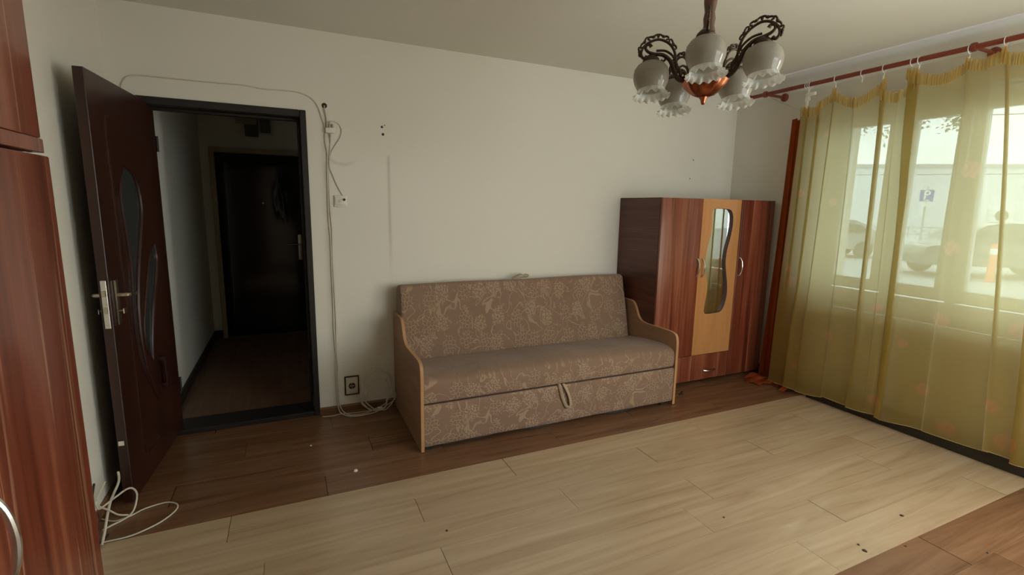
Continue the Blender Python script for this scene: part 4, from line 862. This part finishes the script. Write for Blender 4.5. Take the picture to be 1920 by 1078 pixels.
# ------------------------------------------------------------------ outside, seen through the sheer
mesh('ground', G().box(4.28, 80, -30, 60, -0.5, -0.2), M['asphalt'], kind='structure', smooth=0)
bl = thing('building', (42, 15, -0.2), 'pale flat-roofed building across the street', 'building')
def bpt(a, d=0.0):   # along the far facade
    p0, p1 = Vector((31.0, 24.5)), Vector((47.0, 12.5)); t = (p1-p0).normalized(); nrm = Vector((t.y, -t.x))
    q = p0+t*a+nrm*d; return q
def slab(a0, a1, d0, d1, z0, z1):
    q = [bpt(a0, d0), bpt(a1, d0), bpt(a1, d1), bpt(a0, d1)]
    return G().prism([(p.x, p.y) for p in q], 'z', z0, z1)
mesh('wall', slab(-6, 30, 0, -6, -0.2, 4.55), M['facade'], bl, smooth=0)
mesh('parapet', slab(-6.2, 30.2, 0.15, -6.1, 4.55, 4.75), M['grey_metal'], bl, smooth=0)
for a0 in (3.0,): mesh('ledge', slab(-2, 4.4, 0.25, 0, 2.35, 2.6), M['grey_metal'], bl, smooth=0)
ac = thing('air_conditioner', (40.6, 15.7, 1.0), 'outdoor air conditioner unit on the far pale facade', 'air conditioner')
acx = bpt(13.9, 0.0); at_ = (Vector((47.0, 12.5))-Vector((31.0, 24.5))).normalized()
mesh('case', slab(13.4, 14.5, 0.45, 0.02, 1.08, 1.88), M['sign_white'], ac, smooth=0)
fc = bpt(13.85, 0.5); nv = Vector((at_.y, -at_.x))
g = G()
for r in (0.10, 0.18, 0.26, 0.33): g.tube([(fc.x+at_.x*r*math.cos(t), fc.y+at_.y*r*math.cos(t), 1.48+r*math.sin(t)) for t in [2*PI*i/20 for i in range(20)]], 0.03, 5, closed=True)
mesh('fan_grille', g, M['rubber'], ac)
fe = thing('lattice_fence', (32, 15, -0.2), 'low white lattice fence on a wall across the street', 'fence')
fA, fB = Vector((25.2, 18.6)), Vector((36.0, 10.6)); fd = (fB-fA).normalized()
def fpt(a, z): q = fA+fd*a; return (q.x, q.y, z)
FLn = (fB-fA).length
mesh('wall', G().prism([(p.x, p.y) for p in (fA-fd*8, fB+fd*8, fB+fd*8+Vector((.2, .25)), fA-fd*8+Vector((.2, .25)))], 'z', -0.2, 0.36), M['facade'], fe, smooth=0)
mesh('rail', G().tube([fpt(-8, 0.80), fpt(FLn+8, 0.80)], 0.03, 6), M['grey_metal'], fe); mesh('rail', G().tube([fpt(-8, 0.42), fpt(FLn+8, 0.42)], 0.03, 6), M['grey_metal'], fe)
for i in range(-8, int(FLn)+8):
    mesh('post', G().tube([fpt(i, 0.34), fpt(i, 0.85)], 0.03, 6), M['grey_metal'], fe)
    for b in ((i+0.04, i+0.5, 0.44, 0.78), (i+0.04, i+0.5, 0.78, 0.44), (i+0.5, i+0.96, 0.44, 0.78), (i+0.5, i+0.96, 0.78, 0.44)): mesh('lattice_bar', G().tube([fpt(b[0], b[2]), fpt(b[1], b[3])], 0.018, 5), M['grey_metal'], fe)
# parking sign
sg = thing('parking_sign', (21.5, 10.33, -0.2), 'blue square parking sign with a white letter P on a grey pole', 'sign')
vd = Vector((-21.5, -10.33, 0)).normalized(); rt = Vector((-vd.y, vd.x, 0)); rt = -rt if rt.y > 0 else rt
def sp_(a, z, d=0.0): return (21.5+rt.x*a+vd.x*d, 10.33+rt.y*a+vd.y*d, z)
def plate(a0, a1, z0, z1, d0, d1): 
    v = [sp_(a, z, d) for a in (a0, a1) for d in (d0, d1) for z in (z0, z1)]
    return G().add(v, [(0,1,3,2),(4,6,7,5),(0,4,5,1),(2,3,7,6),(0,2,6,4),(1,5,7,3)])
mesh('pole', G().tube([sp_(0, -0.2), sp_(0, 2.5)], 0.035, 10), M['grey_metal'], sg)
q = 0.74
def splate(a0, a1, z0, z1, d0, d1): return plate(a0*q, a1*q, 2.16+(z0-2.16)*q, 2.16+(z1-2.16)*q, d0, d1)
bx_f = splate(0, 1, 0, 1, 0, 1).f
mesh('panel', splate(-0.27, 0.27, 1.86, 2.46, 0.04, 0.055), M['sign_blue'], sg, smooth=0)
mesh('border', G().add(splate(-0.27, 0.27, 2.44, 2.46, 0.055, 0.058).v, bx_f).add(splate(-0.27, 0.27, 1.86, 1.88, 0.055, 0.058).v, bx_f), M['sign_white'], sg, smooth=0)
lp_ = [sp_(a*q, 2.16+(z-2.16)*q, 0.057) for a, z in ((-0.07, 2.365), (0.03, 2.365), (0.09, 2.34), (0.11, 2.285), (0.09, 2.23), (0.03, 2.205), (-0.07, 2.205))]
mesh('letter', G().add(splate(-0.11, -0.035, 2.00, 2.40, 0.056, 0.06).v, bx_f).tube(lp_, 0.027, 8), M['sign_white'], sg, label='white letter P')
mesh('underline', splate(-0.10, 0.12, 1.92, 1.955, 0.056, 0.06), M['sign_white'], sg, smooth=0)
mesh('lower_panel', splate(-0.24, 0.24, 1.62, 1.82, 0.04, 0.055), M['sign_white'], sg, smooth=0)
# cars
def car(x, y, rz, paint, label):
    c = thing('car', (x, y, -0.2), label, 'car', 'cars parked across the street', rotz=rz)
    body = [(-2.1, 0.35), (-2.12, 0.65), (-2.0, 0.85), (-1.35, 0.93), (-0.65, 1.42), (0.45, 1.46), (1.15, 1.36), (1.75, 0.98), (2.08, 0.90), (2.15, 0.6), (2.1, 0.33)]
    pr = curve2(body, 4); n = len(pr); v = []
    for yy, k_ in ((-0.84, 0.93), (-0.86, 1.0), (0.86, 1.0), (0.84, 0.93)):
        for (a, z) in pr: v.append((a*k_, yy*(1 if z < 0.9 else 1-0.22*(z-0.9)/0.5), 0.3+(z-0.3)*(k_ if z > 0.9 else 1)))
    f = [(i*n+j, i*n+(j+1) % n, (i+1)*n+(j+1) % n, (i+1)*n+j) for i in range(3) for j in range(n)] + [tuple(range(n)), tuple(3*n+j for j in reversed(range(n)))]
    mesh('body', G().add(v, f), paint, c, local=True)
    for s_ in (-1, 1): mesh('side_window', G().prism([(-1.1, 0.95), (-0.6, 1.30), (0.5, 1.34), (1.15, 1.24), (1.45, 0.98)], 'y', s_*0.80, s_*0.83), M['car_glass'], c, local=True)
    for wx in (-1.3, 1.3):
        for s_ in (-1, 1): mesh('wheel', G().lathe([(0.02, -0.09), (0.30, -0.09), (0.32, -0.05), (0.32, 0.05), (0.30, 0.09), (0.02, 0.09)], (wx, s_*0.78, 0.32), 20, 'y'), M['rubber'], c, local=True)
    return c
car(17.6, 6.7, math.radians(-36), M['car_paint'], 'dark parked car outside the tilted right window sash')
car(22.4, 3.6, math.radians(-36), M['car_paint2'], 'grey parked car at the right edge of the window view')
car(19.0, 12.6, math.radians(-36), M['car_paint2'], 'grey parked car left of the parking sign pole')
po = thing('bollard', (18.48, 7.01, -0.2), 'orange street bollard with a white top band', 'bollard')
bx, by = 16.2, 6.15; po.location = (bx, by, -0.2)
mesh('post', G().lathe([(0.11, -0.2), (0.09, -0.15), (0.07, 0.72), (0.05, 0.76), (0.001, 0.77)], (bx, by, 0), 14), M['orange'], po)
mesh('band', G().lathe([(0.078, 0.50), (0.082, 0.51), (0.077, 0.64), (0.073, 0.65)], (bx, by, 0), 14), M['sign_white'], po)
# street tree with a leafy branch across the top of the window
tr = thing('street_tree', (7.9, 1.2, -0.2), 'street tree whose leafy twigs hang across the top of the window view', 'tree')
mesh('trunk', G().tube([(7.9, 1.2, -0.2), (7.92, 1.18, 1.2), (7.85, 1.3, 2.6), (7.8, 1.5, 4.2)], [0.16, 0.13, 0.10, 0.06], 10, smooth=4), M['bark'], tr)
twigs = [[(7.85, 1.35, 3.0), (7.6, 2.3, 3.2), (7.3, 3.2, 2.95), (7.1, 3.7, 2.62), (7.02, 3.85, 2.45)], [(7.5, 2.6, 3.12), (7.3, 3.1, 2.8), (7.25, 3.35, 2.52)], [(7.4, 2.9, 3.05), (7.2, 3.9, 2.85), (6.9, 4.3, 2.55), (6.82, 4.4, 2.40)]]
bm_ = G()
for q in twigs: bm_.tube(q, [0.025]+[0.012]*(len(q)-2)+[0.004], 6, smooth=4)
mesh('branch', bm_, M['bark'], tr)
lg = G(); rr = random.Random(3)
for q in twigs:
    P, _ = catmull([Vector(p) for p in q], [1]*len(q), 10)
    for p in P[10:]:
        for _ in range(14):
            d = Vector((rr.uniform(-1, 1), rr.uniform(-1, 1), rr.uniform(-1, 0.5))).normalized(); s_ = d.cross(Vector((rr.uniform(-1, 1), rr.uniform(-1, 1), 0.3))).normalized()
            b = p+Vector((rr.gauss(0, 0.07), rr.gauss(0, 0.09), rr.gauss(0, 0.06))); L_ = rr.uniform(0.03, 0.06)
            lg.add([b, b+d*L_*0.5+s_*L_*0.28, b+d*L_, b+d*L_*0.5-s_*L_*0.28], [(0, 1, 2, 3)])
mesh('leaves', lg, M['leaf'], tr, kind='stuff', smooth=0, recalc=False)
for (a, b, sag, lab) in (((16, 24, 3.45), (34, 2, 3.25), 0.15, 'lower overhead wire crossing the street'), ((15, 14, 4.9), (27, -3, 4.9), 0.5, 'upper overhead wire crossing the right window pane')):
    mesh('overhead_wire', G().tube([tuple(a[i]*(1-t)+b[i]*t - (sag*4*t*(1-t) if i == 2 else 0) for i in range(3)) for t in [q/16 for q in range(17)]], 0.012, 5), M['rubber'], None, lab, 'wire')
